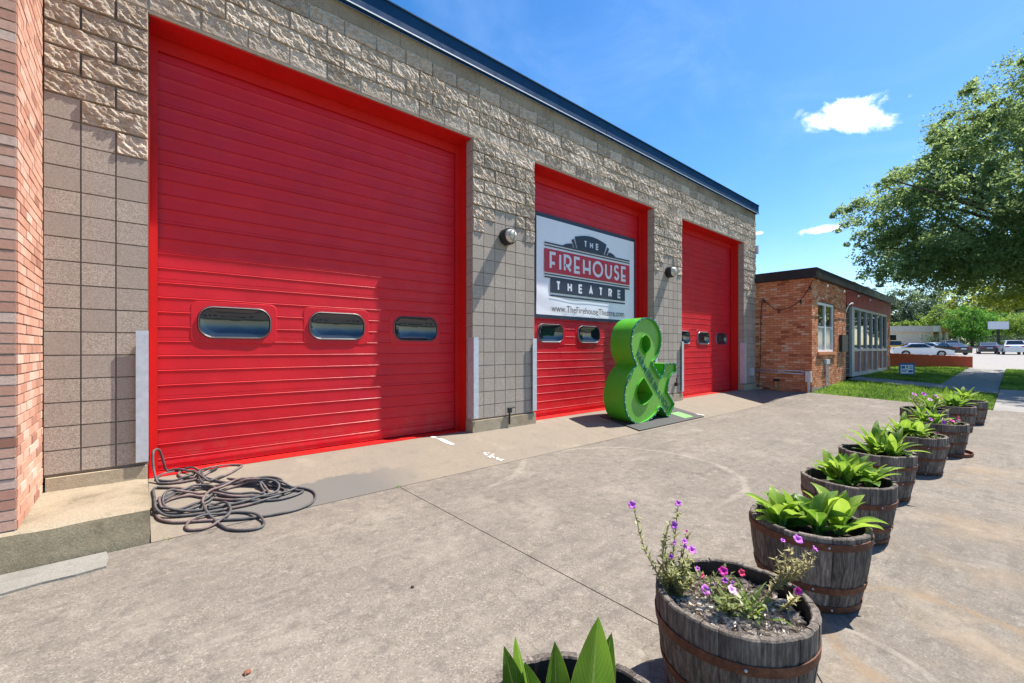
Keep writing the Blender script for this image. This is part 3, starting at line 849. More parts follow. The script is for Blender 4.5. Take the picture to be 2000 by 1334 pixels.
H2=[(0.219,0.26),(0.302,0.22),(0.396,0.066),(0.466,-0.178),(0.535,-0.233),(0.636,-0.159),(0.745,-0.068),(0.827,0.059),(0.728,0.168),(0.571,0.175),(0.468,0.005),(0.445,-0.168),(0.49,-0.314),(0.612,-0.357),(0.753,-0.339),(0.935,-0.325),(1.049,-0.391),(1.086,-0.496),(1.007,-0.547),(0.891,-0.512),(0.747,-0.38),(0.658,-0.293),(0.706,-0.283),(0.851,-0.33),(0.98,-0.516),(1.134,-0.722),(1.201,-0.787),(1.071,-0.844),(0.915,-0.833),(0.642,-0.689),(0.46,-0.552),(0.345,-0.446),(0.217,-0.457),(0.138,-0.541),(0.138,-0.636),(0.212,-0.713),(0.313,-0.703),(0.436,-0.652),(0.505,-0.585),(0.532,-0.482),(0.492,-0.371),(0.394,-0.349),(0.287,-0.394),(0.158,-0.508),(0.108,-0.567),(0.114,-0.667),(0.186,-0.755),(0.356,-0.813),(0.553,-0.828),(0.765,-0.831),(0.986,-0.792),(1.063,-0.687),(0.968,-0.576),(0.812,-0.466),(0.708,-0.43),(0.599,-0.455),(0.542,-0.507),(0.624,-0.607),(0.792,-0.673),(0.88,-0.737),(0.93,-0.682),(0.913,-0.569),(0.816,-0.44),(0.678,-0.428),(0.516,-0.552),(0.432,-0.622),(0.424,-0.708),(0.443,-0.856),(0.489,-1.034),(0.541,-1.227),(0.646,-1.336),(0.743,-1.342),(0.782,-1.214),(0.746,-1.021),(0.644,-0.92),(0.512,-0.892),(0.383,-0.877),(0.296,-0.953),(0.294,-1.028),(0.366,-1.077),(0.461,-1.051),(0.57,-0.96),(0.598,-0.852),(0.565,-0.731),(0.492,-0.704),(0.448,-0.773)]
H3=[(x*.93+.035,y*.86-.05) for x,y in H2[24:62]]
raw=[(x,y,0.) for x,y in H1]+[(.105,.03,.10),(.108,.10,.24),(.150,.18,.22),(.185,.22,.10)]+[(x,y,0.) for x,y in H2[:62]]+[(x,y,0.) for x,y in H3[::-1]]+[(x,y,0.) for x,y in H2[62:]]
def catmull(P,n=6,closed=False):
    out=[];N=len(P)
    for i in range(N if closed else N-1):
        p0=Vector(P[(i-1)%N] if closed else P[max(i-1,0)]);p1=Vector(P[i]);p2=Vector(P[(i+1)%N]);p3=Vector(P[(i+2)%N] if closed else P[min(i+2,N-1)])
        for k in range(n):
            t=k/n; out.append(.5*((2*p1)+(p2-p0)*t+(2*p0-5*p1+4*p2-p3)*t*t+(3*p1-p0-3*p2+p3)*t**3))
    if not closed: out.append(Vector(P[-1]))
    return out
pts=[]
cell={}
sm=catmull(raw,6)
for i,p in enumerate(sm):
    key=(int(p.x/.045),int(p.y/.045)); prev=[c for c in cell.get(key,[]) if i-c[0]>14]
    lift=max([c[1] for c in prev],default=-.026)+.026
    pts.append([p.x,p.y,p.z+gz(p.x,p.y)+.014,min(lift,.085)])
    cell.setdefault(key,[]).append((i,min(lift,.085)))
L=[q[3] for q in pts]
for _ in range(6): L=[(L[max(i-1,0)]+L[i]+L[min(i+1,len(L)-1)])/3 for i in range(len(L))]
hs=[(q[0],q[1],q[2]+l*1.1) for q,l in zip(pts,L)]
HT=thing('hose','dark grey rubber hose heaped in loose coils by the first red door','hose',(.6,-.6,gz(.6,-.6)))
m=MB(); m.tube(hs,.011,8); 
for i in range(len(m.m)): m.m[i]=1 if noise.noise(Vector((i//8*.035,0,0)))>.12 else 0
m.build('tube',[HOSE,HOSER],HT,smooth=True)
m=MB(); a=Vector(hs[0]); d=(a-Vector(hs[3])).normalized(); m.tube([a-d*.02,a+d*.06],.017,10); m.tube([a+d*.06,a+d*.10],.011,10); m.build('coupling',BLACK,HT,smooth=False)

# ------------------------------------------------------------------ paint marks on the apron
WORN=NT('worn_white_paint'); WORN=WORN.fin(WORN.ramp(WORN.noise(30,5),[(.35,(.5,.46,.4)),(.5,(.8,.79,.76))]),.8)
def mark(name,pts,label):
    m=MB(); m.poly([(x,y,gz(x,y)+.004) for x,y in pts]); tag(m.build(name,WORN),label,'paint mark')
mark('paint_mark',[(3.11,.12),(3.17,.09),(3.19,.0),(3.21,-.1),(3.25,-.30),(3.19,-.30),(3.15,-.2),(3.14,-.05)],'worn white paint line on the apron near the first door')
rr=random.Random(8)
m=MB()
for i in range(16):
    x=rr.uniform(3.42,3.53); y=-.72-.30*i/16; s=rr.uniform(.015,.035)
    m.poly([(x+s*math.cos(w)*rr.uniform(.6,1.2),y+.7*s*math.sin(w),gz(x,y)+.004) for w in np.linspace(0,2*PI,7)[:-1]])
tag(m.build('paint_mark',WORN),'broken flecks of white paint at the edge of the apron','paint mark')
m=MB(); 
for i in range(6):
    y0=-.52-.43*i/6; y1=-.52-.43*(i+1)/6; x0=lerp(8.68,9.06,i/6);x1=lerp(8.68,9.06,(i+1)/6)
    m.quad((x0,y0,gz(x0,y0)+.004),(x1,y1,gz(x1,y1)+.004),(x1+.05,y1,gz(x1,y1)+.004),(x0+.05,y0,gz(x0,y0)+.004))
tag(m.build('paint_mark',WHITEP),'white painted line on the apron behind the green sculpture','paint mark')

# ------------------------------------------------------------------ ampersand
AO=[(7.162,1.98),(7.4,1.953),(7.557,1.853),(7.665,1.712),(7.69,1.577),(7.665,1.441),(7.593,1.306),(7.487,1.202),'c',(7.4,1.147),'c',(7.4,1.081),'c',(7.665,.841),'c',(7.735,.90),(7.792,.991),(7.80,1.11),'c',(8.25,1.107),'c',(8.258,.925),'c',(8.172,.914),(8.06,.87),(7.97,.748),(7.923,.543),'c',(8.191,.283),'c',(7.96,.027),'c',(7.683,.268),'c',(7.611,.250),(7.504,.16),(7.262,.063),(6.965,.024),(6.743,.084),(6.559,.238),(6.484,.456),(6.484,.614),(6.544,.787),(6.665,.959),(6.853,1.105),'c',(6.743,1.261),(6.687,1.423),(6.696,1.62),(6.774,1.783),(6.932,1.915)]
def smooth_outline(seq,n=4):
    P=[];Cn=set()
    for q in seq:
        if q=='c': Cn.add(len(P)-1)
        else: P.append(q)
    N=len(P);out=[]
    for i in range(N):
        p1=Vector(P[i]);p2=Vector(P[(i+1)%N]); a=i in Cn; b=(i+1)%N in Cn
        p0=Vector(P[i-1]) if not a else p1-(p2-p1); p3=Vector(P[(i+2)%N]) if not b else p2+(p2-p1)
        if a and b: out.append(p1); continue
        for k in range(n):
            t=k/n; out.append(.5*((2*p1)+(p2-p0)*t+(2*p0-5*p1+4*p2-p3)*t*t+(3*p1-p0-3*p2+p3)*t**3))
    return [(v.x,v.y) for v in out]
AO=smooth_outline(AO)
A1=smooth_outline([(7.162,1.655),(7.279,1.591),(7.324,1.478),(7.279,1.384),(7.175,1.285),'c',(7.062,1.385),(7.03,1.496),(7.062,1.607)])
A2=smooth_outline([(7.095,.868),'c',(7.229,.73),(7.400,.542),'c',(7.296,.435),(7.128,.365),(6.997,.395),(6.9,.494),(6.869,.605),(6.916,.73),(7.013,.816)])
AM=thing('ampersand_sculpture','big green metal ampersand sculpture standing by the middle red door','sculpture',(7.35,-.55,.03))
YF,YK,YP=-.77,-.32,-.735
ZL=.028
def lift(P): return [(x,z+ZL) for x,z in P]
AO,A1,A2=lift(AO),lift(A1),lift(A2)
m=MB()
for P in (AO,A1,A2):
    n=len(m.v);k=len(P)
    for y in (YF,YK):
        m.v+=[(x,y,z) for x,z in P]
    for i in range(k): m.face((n+i,n+(i+1)%k,n+k+(i+1)%k,n+k+i))
    # inner skin of the rim, 12 mm in
    ctr=None
def facepanel(y,name,mat):
    m=MB(); loops=[[Vector((x,z,0)) for x,z in P] for P in (AO,A1,A2)]
    tri=geometry.tessellate_polygon(loops); m.v=[(v.x,y,v.y) for Lp in loops for v in Lp]
    for t in tri: m.face(t)
    return m.build(name,mat,AM)
m.build('side_walls',GREEN,AM,autos=35)
facepanel(YP,'front_panel',GREENF); facepanel(YK-.003,'back_panel',GREEN)
m=MB()
def offs(P,d):
    out=[];N=len(P); A=sum(P[i][0]*P[(i+1)%N][1]-P[(i+1)%N][0]*P[i][1] for i in range(N))
    s=1 if A>0 else -1
    for i in range(N):
        a=Vector(P[i-1]);p=Vector(P[i]);b=Vector(P[(i+1)%N]); d1=(p-a).normalized();d2=(b-p).normalized()
        n=Vector((-d1.y,d1.x))+Vector((-d2.y,d2.x)); n.normalize(); q=1/max(.6,n.dot(Vector((-d1.y,d1.x))))
        out.append((p.x+n.x*d*s*q,p.y+n.y*d*s*q))
    return out
for P,d in ((AO,.02),):
    Q=offs(P,d);k=len(P);W=offs(P,-.006)
    for i in range(k):
        j=(i+1)%k
        m.quad((W[i][0],YF-.006,W[i][1]),(W[j][0],YF-.006,W[j][1]),(Q[j][0],YF-.006,Q[j][1]),(Q[i][0],YF-.006,Q[i][1]))
        m.quad((W[i][0],YF-.006,W[i][1]),(W[j][0],YF-.006,W[j][1]),(W[j][0],YF+.012,W[j][1]),(W[i][0],YF+.012,W[i][1]))
        m.quad((Q[i][0],YF-.006,Q[i][1]),(Q[j][0],YF-.006,Q[j][1]),(Q[j][0],YP,Q[j][1]),(Q[i][0],YP,Q[i][1]),1)
m.build('rim_trim',[TEAL,GREEN],AM)
acc=0.;prev=AO[0];cnt=0
for i in range(1,len(AO)+1):
    p=AO[i%len(AO)]; dd=math.dist(p,prev); acc+=dd
    while acc>.135:
        acc-=.135; t=1-acc/dd if dd>0 else 0
        x,z=lerp(prev[0],p[0],t),lerp(prev[1],p[1],t)
        b=MB(); b.sphere((x,YF-.014,z),.008,8,5); b.build('bulb',BULB,AM,smooth=True); cnt+=1
    prev=p
P,Fs=text_mesh('FARMERS BRANCH',1.56,.125,.022)
a0=Vector((6.875,1.285+ZL)); dirv=Vector((7.95-6.83,.175-1.325)).normalized(); nv=Vector((-dirv.y,dirv.x))
m=MB(); m.v=[((a0+dirv*a+nv*(b-.02)).x,YP-.006,(a0+dirv*a+nv*(b-.02)).y) for a,b in P]
for f in Fs: m.face(f)
m.build('lettering',TEAL,AM)
MT=MB()
mx=[6.55,7,7.5,8,8.5,8.92]; 
def mz(y): return .19*clamp((y+1.05)/1.05)
for x0,x1 in ((6.55,8.92),):
    v=[(x0,-1.03,mz(-1.03)+.006),(x1,-1.03,mz(-1.03)+.006),(x1,-.18,mz(-.18)+.006),(x0,-.18,mz(-.18)+.006)]
    n=0; MT.v=v+[(a,b,c+.014) for a,b,c in v]
    for q in ((4,5,6,7),(0,1,5,4),(1,2,6,5),(2,3,7,6),(3,0,4,7),(3,2,1,0)): MT.face(q)
mat_=tag(MT.build('base_plate',simple('black_base',(.045,.045,.044),.55,.2,20,.2,90)),'flat black base plate lying under the green ampersand','plate')
m=MB(); m.quad((8.28,-.95,mz(-.95)+.024),(8.62,-.95,mz(-.95)+.024),(8.62,-.62,mz(-.62)+.024),(8.28,-.62,mz(-.62)+.024)); 
m.build('green_decal',simple('green_decal',(.16,.42,.12),.5,.1,8,0),mat_)
m=MB(); cp=[(6.05,-.08,.19),(6.08,-.2,.16),(6.2,-.32,.14),(6.5,-.42,.12),(6.9,-.5,.10)]; m.tube([(a,b,gz(a,b)+.008) for a,b,c in cp],.005,6)
tag(m.build('orange_cable',simple('orange_cord',(.5,.16,.08),.6)),'thin orange power cord trailing over the apron behind the sculpture','cord')

# ------------------------------------------------------------------ barrel planters
CHAR=simple('charred_oak',(.022,.019,.017),.85,.4,20,.4,60)
def barrel(x,y,label,seed,hoops,saucer=False,tilt=0):
    r=random.Random(seed); g=gz(x,y)
    t=thing('barrel_planter',label,'planter',(x,y,g),'half barrel planters in a row on the driveway')
    Hh=.43; RT=.302; ns=26
    def rad(z): u=z/Hh; return .246+(RT-.246)*math.sin(PI/2*min(1,u*1.03))**1.0
    m=MB(); a=r.uniform(0,1)
    ws=[r.uniform(.8,1.25) for _ in range(ns)]; tot=sum(ws); ang=a
    for s in range(ns):
        da=2*PI*ws[s]/tot; dr=r.uniform(-.0018,.0022); zt=Hh+r.uniform(-.004,.003); tn=clamp(r.gauss(.5,.25)); gap=.006
        for k in range(3):
            a0=ang+da*k/3;a1=ang+da*(k+1)/3
            zs=[0.004,.06,.12,.2,.28,.35,zt-.006]
            prof=[(rad(z)+dr,z) for z in zs]+[(RT+dr-.005,zt),(RT-.026,zt),(RT-.03,zt-.006),(RT-.032,zt-.12)]
            e0=gap if k==0 else 0; e1=gap if k==2 else 0
            b=len(m.v)
            for (rr_,z) in prof: m.v.append((x+(rr_-(.003 if e0 and rr_>RT*.8 else 0))*math.cos(a0+e0*.35),y+(rr_-(.003 if e0 else 0))*math.sin(a0+e0*.35),g+z))
            for (rr_,z) in prof: m.v.append((x+(rr_-(.003 if e1 else 0))*math.cos(a1-e1*.35),y+(rr_-(.003 if e1 else 0))*math.sin(a1-e1*.35),g+z))
            q=len(prof)
            for i in range(q-1): m.face((b+i,b+q+i,b+q+i+1,b+i+1),1 if i>=q-2 else 0,tn)
        ang+=da
    # inner dark liner closes the stave gaps
    m.lathe([(.238,.003),(rad(.1)-.008,.1),(rad(.25)-.009,.25),(RT-.012,.41)],40,1,.0,(x,y,g))
    m.build('staves',[WOOD,CHAR],t)
    for (z0,z1) in hoops:
        h=MB(); k=48; dz=r.uniform(-.004,.004)
        h.lathe([(rad(z0)+.001,z0),(rad(z0)+.0055,z0+.001),(rad((z0+z1)/2)+.0058,(z0+z1)/2),(rad(z1)+.0055,z1-.001),(rad(z1)+.001,z1)],k,0,.5,(x,y,g+dz))
        for w in (r.uniform(3.4,4.6),):
            zz=(z0+z1)/2; h.sphere((x+(rad(zz)+.006)*math.cos(w),y+(rad(zz)+.006)*math.sin(w),g+zz+dz),.006,8,5,1)
        h.build('hoop',[RUST,GALV],t,autos=40)
    s=MB(); n=26;zs=.335
    s.v.append((x,y,g+zs+.02))
    for k in range(1,7):
        for j in range(n):
            w=2*PI*j/n; q=(RT-.028)*k/6; s.v.append((x+q*math.cos(w),y+q*math.sin(w),g+zs+.02*(1-k/6)+.012*noise.noise(Vector((x*3+q*20*math.cos(w),y*3+q*20*math.sin(w),seed)))))
    for j in range(n): s.face((0,1+j,1+(j+1)%n))
    for k in range(5):
        for j in range(n): s.face((1+k*n+j,1+(k+1)*n+j,1+(k+1)*n+(j+1)%n,1+k*n+(j+1)%n))
    s.build('soil',SOIL,t)
    if saucer:
        h=MB(); c=(x+.05,y-.02,g); h.lathe([(.001,.006),(.31,.006),(.315,.045),(.322,.045),(.318,.002),(.001,.002)],40,0,.5,c); h.build('saucer',RUST,t,autos=40)
    return g+zs
def chips(x,y,z,n,seed,r0=.0,r1=.25,label='pale bark mulch chips over the soil of the petunia tub'):
    r=random.Random(seed); m=MB()
    for _ in range(n):
        a=r.uniform(0,2*PI); q=math.sqrt(r.uniform(r0*r0,r1*r1)); L=r.uniform(.008,.028); W=L*r.uniform(.25,.6)
        c=Vector((x+q*math.cos(a),y+q*math.sin(a),z+.010+r.uniform(0,.018))); u=Vector((math.cos(a*7),math.sin(a*7),r.uniform(-.5,.5))).normalized(); v=u.cross(Vector((r.uniform(-.4,.4),r.uniform(-.4,.4),1))).normalized(); w=u.cross(v)*.003
        P=[c+u*L+w,c+v*W+w,c-u*L*.9+w,c-v*W+w]; P2=[p-w*2 for p in P]
        n0=len(m.v); m.v+=[tuple(p) for p in P+P2]; tt=r.random()
        for f in ((0,1,2,3),(0,4,5,1),(1,5,6,2),(2,6,7,3),(3,7,4,0)): m.face([n0+i for i in f],0,tt)
    t=NT('mulch'); MM=t.fin(t.ramp(t.tint(),[(0,(.20,.16,.12)),(.4,(.45,.385,.31)),(1,(.76,.71,.64))]),.9,None,0,.15)
    tag(m.build('mulch',MM),label,'mulch',kind='stuff')

def leaf(V,F,UV,T,base,yaw,elev,L,W,curl,fold,r,roll=0.,frame=None):
    """one broad lance-shaped leaf with a folded midrib, drooping along its length"""
    ns,nw=10,6; n0=len(V); p=Vector(base); e=elev; ty=clamp(r.gauss(.45,.33)); wob=r.uniform(0,6)
    h=Vector((math.cos(yaw),math.sin(yaw),0)); side=Vector((-h.y,h.x,0)); d=h*math.cos(e)+Vector((0,0,1))*math.sin(e)
    if frame: d=Vector(frame[0]).normalized(); side=Vector(frame[1]); side=(side-d*side.dot(d)).normalized()
    flip=1 if d.cross(side).z>=0 else -1
    for i in range(ns+1):
        t=i/ns; nrm=d.cross(side)*flip
        sd=side*math.cos(roll)+nrm*math.sin(roll); nn=nrm*math.cos(roll)-side*math.sin(roll)
        w=W*(max(0,math.sin(PI*min(1,(t*.97+.03))**.78))**.85)*(1 if t<.98 else .3)
        for j in range(nw+1):
            u=j/nw-.5
            off=sd*(u*w)+nn*(abs(u)*w*fold+.035*w*math.sin(t*13+wob+u*5)*abs(u)*2)
            V.append(tuple(p+off)); UV.append((u+.5,t))
        p=p+d*(L/ns); a=curl/ns*(.4+1.2*t); d=(d*math.cos(a)+side.cross(d)*math.sin(a)).normalized()
    for i in range(ns):
        for j in range(nw):
            a=n0+i*(nw+1)+j; F.append((a,a+nw+1,a+nw+2,a+1)); T.append(clamp(ty+.12*math.sin(i*1.1+wob)))
def leaves_obj(name,V,F,UV,T,mat,parent):
    off=parent_world(parent); me=bpy.data.meshes.new(name)
    me.from_pydata([(a-off.x,b-off.y,c-off.z) for a,b,c in V],[],F)
    uv=me.uv_layers.new(name='UVMap'); 
    idx=np.zeros(len(me.loops),dtype=np.int32); me.loops.foreach_get('vertex_index',idx)
    uv.data.foreach_set('uv',np.array(UV,dtype=np.float32)[idx].ravel())
    at=me.attributes.new('tint','FLOAT','FACE'); at.data.foreach_set('value',T)
    me.polygons.foreach_set('use_smooth',[True]*len(F)); me.materials.append(mat); me.update()
    o=bpy.data.objects.new(name,me); col.objects.link(o); o.parent=parent; return o
CSTEM=simple('canna_stem',(.14,.25,.06),.5)
def canna(x,y,z,label,seed,clumps,nleaf=16,L=(.20,.34),W=(.07,.12)):
    r=random.Random(seed); t=thing('canna_plant',label,'plant',(x,y,z),'broad-leaved plants in the barrel planters')
    V,F,UV,T=[],[],[],[]
    for (cx,cy) in clumps:
        st=MB()
        b=(x+cx,y+cy,z)
        for i in range(nleaf):
            k=i/nleaf; yaw=i*2.4+r.uniform(-.3,.3); el=lerp(1.48,.42,k**.9)+r.uniform(-.12,.12)
            l=r.uniform(*L)*(1.1-.2*k); ba=Vector(b)+Vector((math.cos(yaw),math.sin(yaw),0))*r.uniform(.01,.05)+Vector((0,0,r.uniform(.02,.11)))
            st.tube([b,tuple(ba)],[.008,.006],6)
            leaf(V,F,UV,T,ba,yaw,el,l,r.uniform(*W),r.uniform(.5,1.3),r.uniform(.25,.6),r,r.uniform(-.25,.25))
        st.build('stem_cluster',CSTEM,t)
    leaves_obj('leaves',V,F,UV,T,CANNA,t)
FLOWM={}
def flower_mat(name,c,c2):
    t=NT(name); a=t.fin(t.ramp(t.tint(),[(0,c),(1,c2)]),.6,None,0,.2)
    return a
FL=[flower_mat('magenta_petal',(.50,.02,.22),(.62,.04,.34)),flower_mat('violet_petal',(.40,.07,.42),(.52,.18,.56)),flower_mat('pink_petal',(.62,.30,.55),(.72,.44,.66)),flower_mat('coral_petal',(.65,.03,.10),(.7,.09,.16))]
def bloom(c,d,s,kind,r,parent,droop=False):
    """five-lobed trumpet"""
    m=MB(); d=Vector(d).normalized(); a=d.orthogonal().normalized(); b=d.cross(a); n=20; c=Vector(c); base=len(m.v)
    for (q,h) in ((.06,-.9),(.16,-.45),(.42,-.08),(.8,.06),(1.0,.0)):
        for j in range(n):
            w=2*PI*j/n; lob=1 if q<.4 else (1-.16*(1-abs(math.cos(2.5*w)))+ (.05*math.sin(7*w+s*99) if q==1 else 0))
            k=q*lob*(1 if not droop else .62)
            m.v.append(tuple(c+(a*math.cos(w)+b*math.sin(w))*s*k+d*(h*s+.10*s*math.sin(5*w+1)*q)))
    for i in range(4):
        for j in range(n): m.face((base+i*n+j,base+i*n+(j+1)%n,base+(i+1)*n+(j+1)%n,base+(i+1)*n+j),0,r.random())
    m.build('flower',FL[kind],parent,smooth=True)
def sprig(V,F,T,st,path,r,dens=55,ls=.013,dry=0.):
    pts=catmull(path,5); st.tube([tuple(p) for p in pts],[lerp(.0035,.0015,i/len(pts)) for i in range(len(pts))],5)
    for i in range(len(pts)-1):
        a,b=pts[i],pts[i+1]; n=max(1,int((b-a).length*dens*2.2))
        for _ in range(n):
            p=a.lerp(b,r.random()); yaw=r.uniform(0,2*PI); e=r.uniform(-.3,1.1); L=ls*r.uniform(.7,1.8); W=L*r.uniform(.28,.45)
            d=Vector((math.cos(yaw)*math.cos(e),math.sin(yaw)*math.cos(e),math.sin(e))); s=d.cross(Vector((0,0,1))).normalized()
            n0=len(V); q=p+d*L*.25
            V+= [tuple(p),tuple(q+s*W),tuple(p+d*L*2),tuple(q-s*W+d*L*.3)]; F.append((n0,n0+1,n0+2,n0+3)); T.append(clamp(r.gauss(.5-dry*.3,.3)))
def petunia(x,y,z,label,seed,sprigs,flowers,grassy=(),mat=None,dens=55,ls=.013):
    r=random.Random(seed); t=thing('petunia_plant',label,'plant',(x,y,z),'petunias in the barrel planters')
    V,F,T=[],[],[]; st=MB()
    for sp in sprigs:
        sprig(V,F,T,st,[(x+a,y+b,z+c) for a,b,c in sp],r,dens,ls)
    if V: np_mesh('foliage',np.array(V),np.array(F),mat or PLEAF,t,T)
    st.build('stems',DRYST,t)
    for (a,b,c,k,s,dr) in flowers:
        bloom((x+a,y+b,z+c),(r.uniform(-.7,.2),-.5+r.uniform(-.4,.3),r.uniform(.1,.9)),s,k,r,t,dr)
    if grassy:
        V2,F2,U2,T2=[],[],[],[]
        for (a,b) in grassy:
            for i in range(9):
                leaf(V2,F2,U2,T2,(x+a,y+b,z+.01),r.uniform(0,6.3),r.uniform(.5,1.4),r.uniform(.07,.15),.012,r.uniform(.4,1.4),.3,r)
        leaves_obj('blades',V2,F2,U2,T2,CANNA,t)
HP=[(.385,.425),(.235,.275),(.045,.07)]
HA=[(.295,.335),(.13,.165),(.008,.045)]
HB=[(.275,.315),(.10,.135),(.005,.04)]
HC=[(.362,.402),(.115,.155),(.006,.045)]
HD=[(.30,.335),(.165,.195),(.006,.035)]
z1=barrel(.88,-4.51,'weathered half barrel cut by the bottom edge, holding tall pointed leaves',11,HA)
z2=barrel(1.865,-4.50,'half barrel with straggly petunias over pale mulch, nearest whole tub',12,HA)
z3=barrel(3.03,-4.454,'half barrel with its rusty top hoop right under the rim',13,HC)
z4=barrel(4.217,-4.40,'half barrel with a lush broad-leaved plant behind the high-hooped tub',14,HB)
z5=barrel(5.55,-4.36,'half barrel whose leafy plant has one dark purple flower at its edge',15,HD)
z6=barrel(6.95,-4.47,'half barrel with dark-leaved plant, just before the tub on a saucer',16,HD)
z7=barrel(8.35,-4.56,'half barrel standing on a rusty round saucer',17,HD,True)
z8=barrel(10.0,-4.25,'half barrel of purple petunias at the far end, on the building side',18,HB)
z9=barrel(10.95,-4.52,'half barrel second from the far end of the row, on the street side',19,HB)
z10=barrel(12.1,-4.62,'farthest half barrel of the row, nearest the sidewalk',20,HB)
# front tub: a few big upright leaves
def front_canna():
    x,y,z=.88,-4.51,z1; r=random.Random(2); t=thing('canna_plant','tall pointed canna leaves in the front barrel at the bottom edge','plant',(x,y,z),'broad-leaved plants in the barrel planters')
    RT=(.758,-.652,0)
    for (b,tip,W,cu,ro) in (((.90,-4.53,.36),(.962,-4.515,.705),.125,.10,.15),((.85,-4.47,.36),(.872,-4.436,.635),.09,.1,-.3),((.79,-4.46,.36),(.757,-4.404,.69),.085,.15,.9),((.80,-4.47,.35),(.775,-4.42,.62),.10,.15,-.25),
        ((.77,-4.45,.35),(.733,-4.385,.66),.085,.1,-.4),((.98,-4.50,.36),(1.07,-4.476,.60),.07,.3,.3),((.94,-4.50,.36),(1.0,-4.46,.56),.06,.4,-.4),((.88,-4.58,.36),(.86,-4.66,.54),.09,.5,.2),((.95,-4.58,.36),(1.05,-4.62,.52),.08,.6,-.2)):
        V,F,U,T=[],[],[],[]; d=Vector(tip)-Vector(b)
        leaf(V,F,U,T,b,0,0,d.length,W,cu,.35,r,ro,(d,RT)); leaves_obj('leaf',V,F,U,T,CANNAD,t)
    bloom((x-.01,y+.2,z+.06),(-.4,-.8,.5),.022,1,r,t); bloom((x+.07,y+.2,z+.045),(-.4,-.8,.4),.016,1,r,t)
front_canna()
canna(3.03,-4.454,z3,'bright green leafy plant in the barrel with the high rusty hoop',31,[(-.11,.10),(.0,.07),(.11,-.13),(-.04,-.06)],12,(.15,.25),(.07,.115))
canna(4.217,-4.40,z4,'dense bright leafy plant in the barrel behind the high-hooped tub',32,[(.03,.09),(-.05,.0),(.1,-.12),(.06,-.02)],14,(.15,.25),(.06,.10))
canna(5.55,-4.36,z5,'spiky lime green plant beside a dark purple flower',33,[(.06,.02),(.04,-.12)],18,(.20,.33),(.05,.075))
canna(6.95,-4.47,z6,'dark green leafy plant in the tub before the saucer tub',34,[(-.06,.08),(.04,-.03)],14,(.16,.28),(.06,.10))
canna(8.35,-4.50,z7,'yellow-green leafy plant in the tub on the saucer',35,[(0,.1),(.0,-.02)],12,(.18,.30),(.05,.08))
canna(10.95,-4.48,z9,'leafy plant in the second farthest tub',36,[(0,.04),(.05,-.1)],14,(.2,.32),(.07,.11))
canna(12.1,-4.6,z10,'leafy plant in the farthest tub beside the lawn',37,[(0,.0),(-.05,.12)],14,(.2,.32),(.07,.11))
chips(1.865,-4.50,z2+.012,1700,4)
r=random.Random(41)
def tuft(cx,cy,n,h,spread,lean=(0,0)):
    out=[]
    for _ in range(n):
        a=r.uniform(0,6.28); q=r.uniform(.3,1)*spread; hh=h*r.uniform(.5,1.1)
        out.append([(cx,cy,0),(cx+.3*q*math.cos(a)+lean[0]*.3,cy+.3*q*math.sin(a)+lean[1]*.3,hh*.45),(cx+q*math.cos(a)+lean[0],cy+q*math.sin(a)+lean[1],hh)])
    return out
# nearest whole tub: tall straggler at the back left, low mound in the middle, dry sprig at the right
petunia(1.865,-4.50,z2,'straggly tall petunia stems with purple flowers, far side of the near tub',42,
  [[(-.12,.20,0),(-.18,.22,.12),(-.235,.26,.25),(-.27,.29,.42)],[(-.12,.20,0),(-.10,.21,.14),(-.06,.22,.27),(-.03,.22,.40)],[(-.12,.2,0),(-.13,.22,.13),(-.12,.23,.27),(-.10,.22,.35)],[(-.10,.18,0),(-.06,.19,.11),(-.02,.2,.20),(.0,.19,.27)],
   [(-.12,.2,0),(-.16,.21,.10),(-.16,.22,.2),(-.14,.22,.30)],[(-.08,.2,0),(-.03,.2,.08),(.02,.19,.16)]]+tuft(-.10,.19,30,.20,.10),
  [(-.275,.295,.44,1,.018,0),(-.03,.22,.41,1,.015,0),(-.085,.21,.33,1,.018,0),(-.10,.2,.26,1,.018,1),(-.03,.19,.25,1,.022,1),(-.025,.19,.225,1,.02,1),(.02,.18,.2,1,.02,0),(-.13,.2,.21,1,.018,1),(.01,.2,.28,0,.012,1),(.03,.16,.12,1,.018,1)],(),STRAW2,110,.011)
petunia(1.865,-4.50,z2,'low petunia mound with pink and magenta flowers, middle of the near tub',43,
  tuft(-.03,.0,20,.12,.13)+tuft(.03,.04,16,.12,.12)+tuft(.02,-.07,10,.08,.1),
  [(-.02,-.01,.115,2,.021,0),(.035,.05,.15,0,.02,0),(.04,.045,.11,1,.022,1),(.06,.02,.10,1,.02,1),(-.04,.09,.08,1,.022,0),(.0,.07,.1,2,.02,1),(.10,.0,.14,3,.026,1),(-.01,.12,.12,3,.018,1)],[(-.02,.02),(.0,-.08),(.06,-.05),(.03,-.11)])
petunia(1.865,-4.50,z2,'dry yellowed petunia sprig with violet flowers, leaning out at the right of the near tub',44,
  [[(.13,-.07,0),(.16,-.10,.09),(.19,-.14,.17)]]+[[(.16,-.10,.09),(.175+.02*k,-.125-.012*k,.16),(.16+.018*k,-.11-.022*k,.225+.02*(k%3))] for k in range(6)]
  +[[(.10,-.12,0),(.11,-.16,.06),(.10,-.205,.13)],[(.10,-.12,0),(.13,-.16,.05),(.12,-.2,.10)]],
  [(.205,-.18,.315,1,.02,0),(.17,-.135,.305,1,.016,1),(.262,-.225,.275,1,.022,1),(.09,-.212,.155,0,.026,1)],(),STRAW,150,.010)
petunia(5.55,-4.36,z5,'single dark purple petunia at the rim of the lime green plant',45,tuft(.05,-.22,4,.07,.04),[(.08,-.24,.10,1,.03,0)])
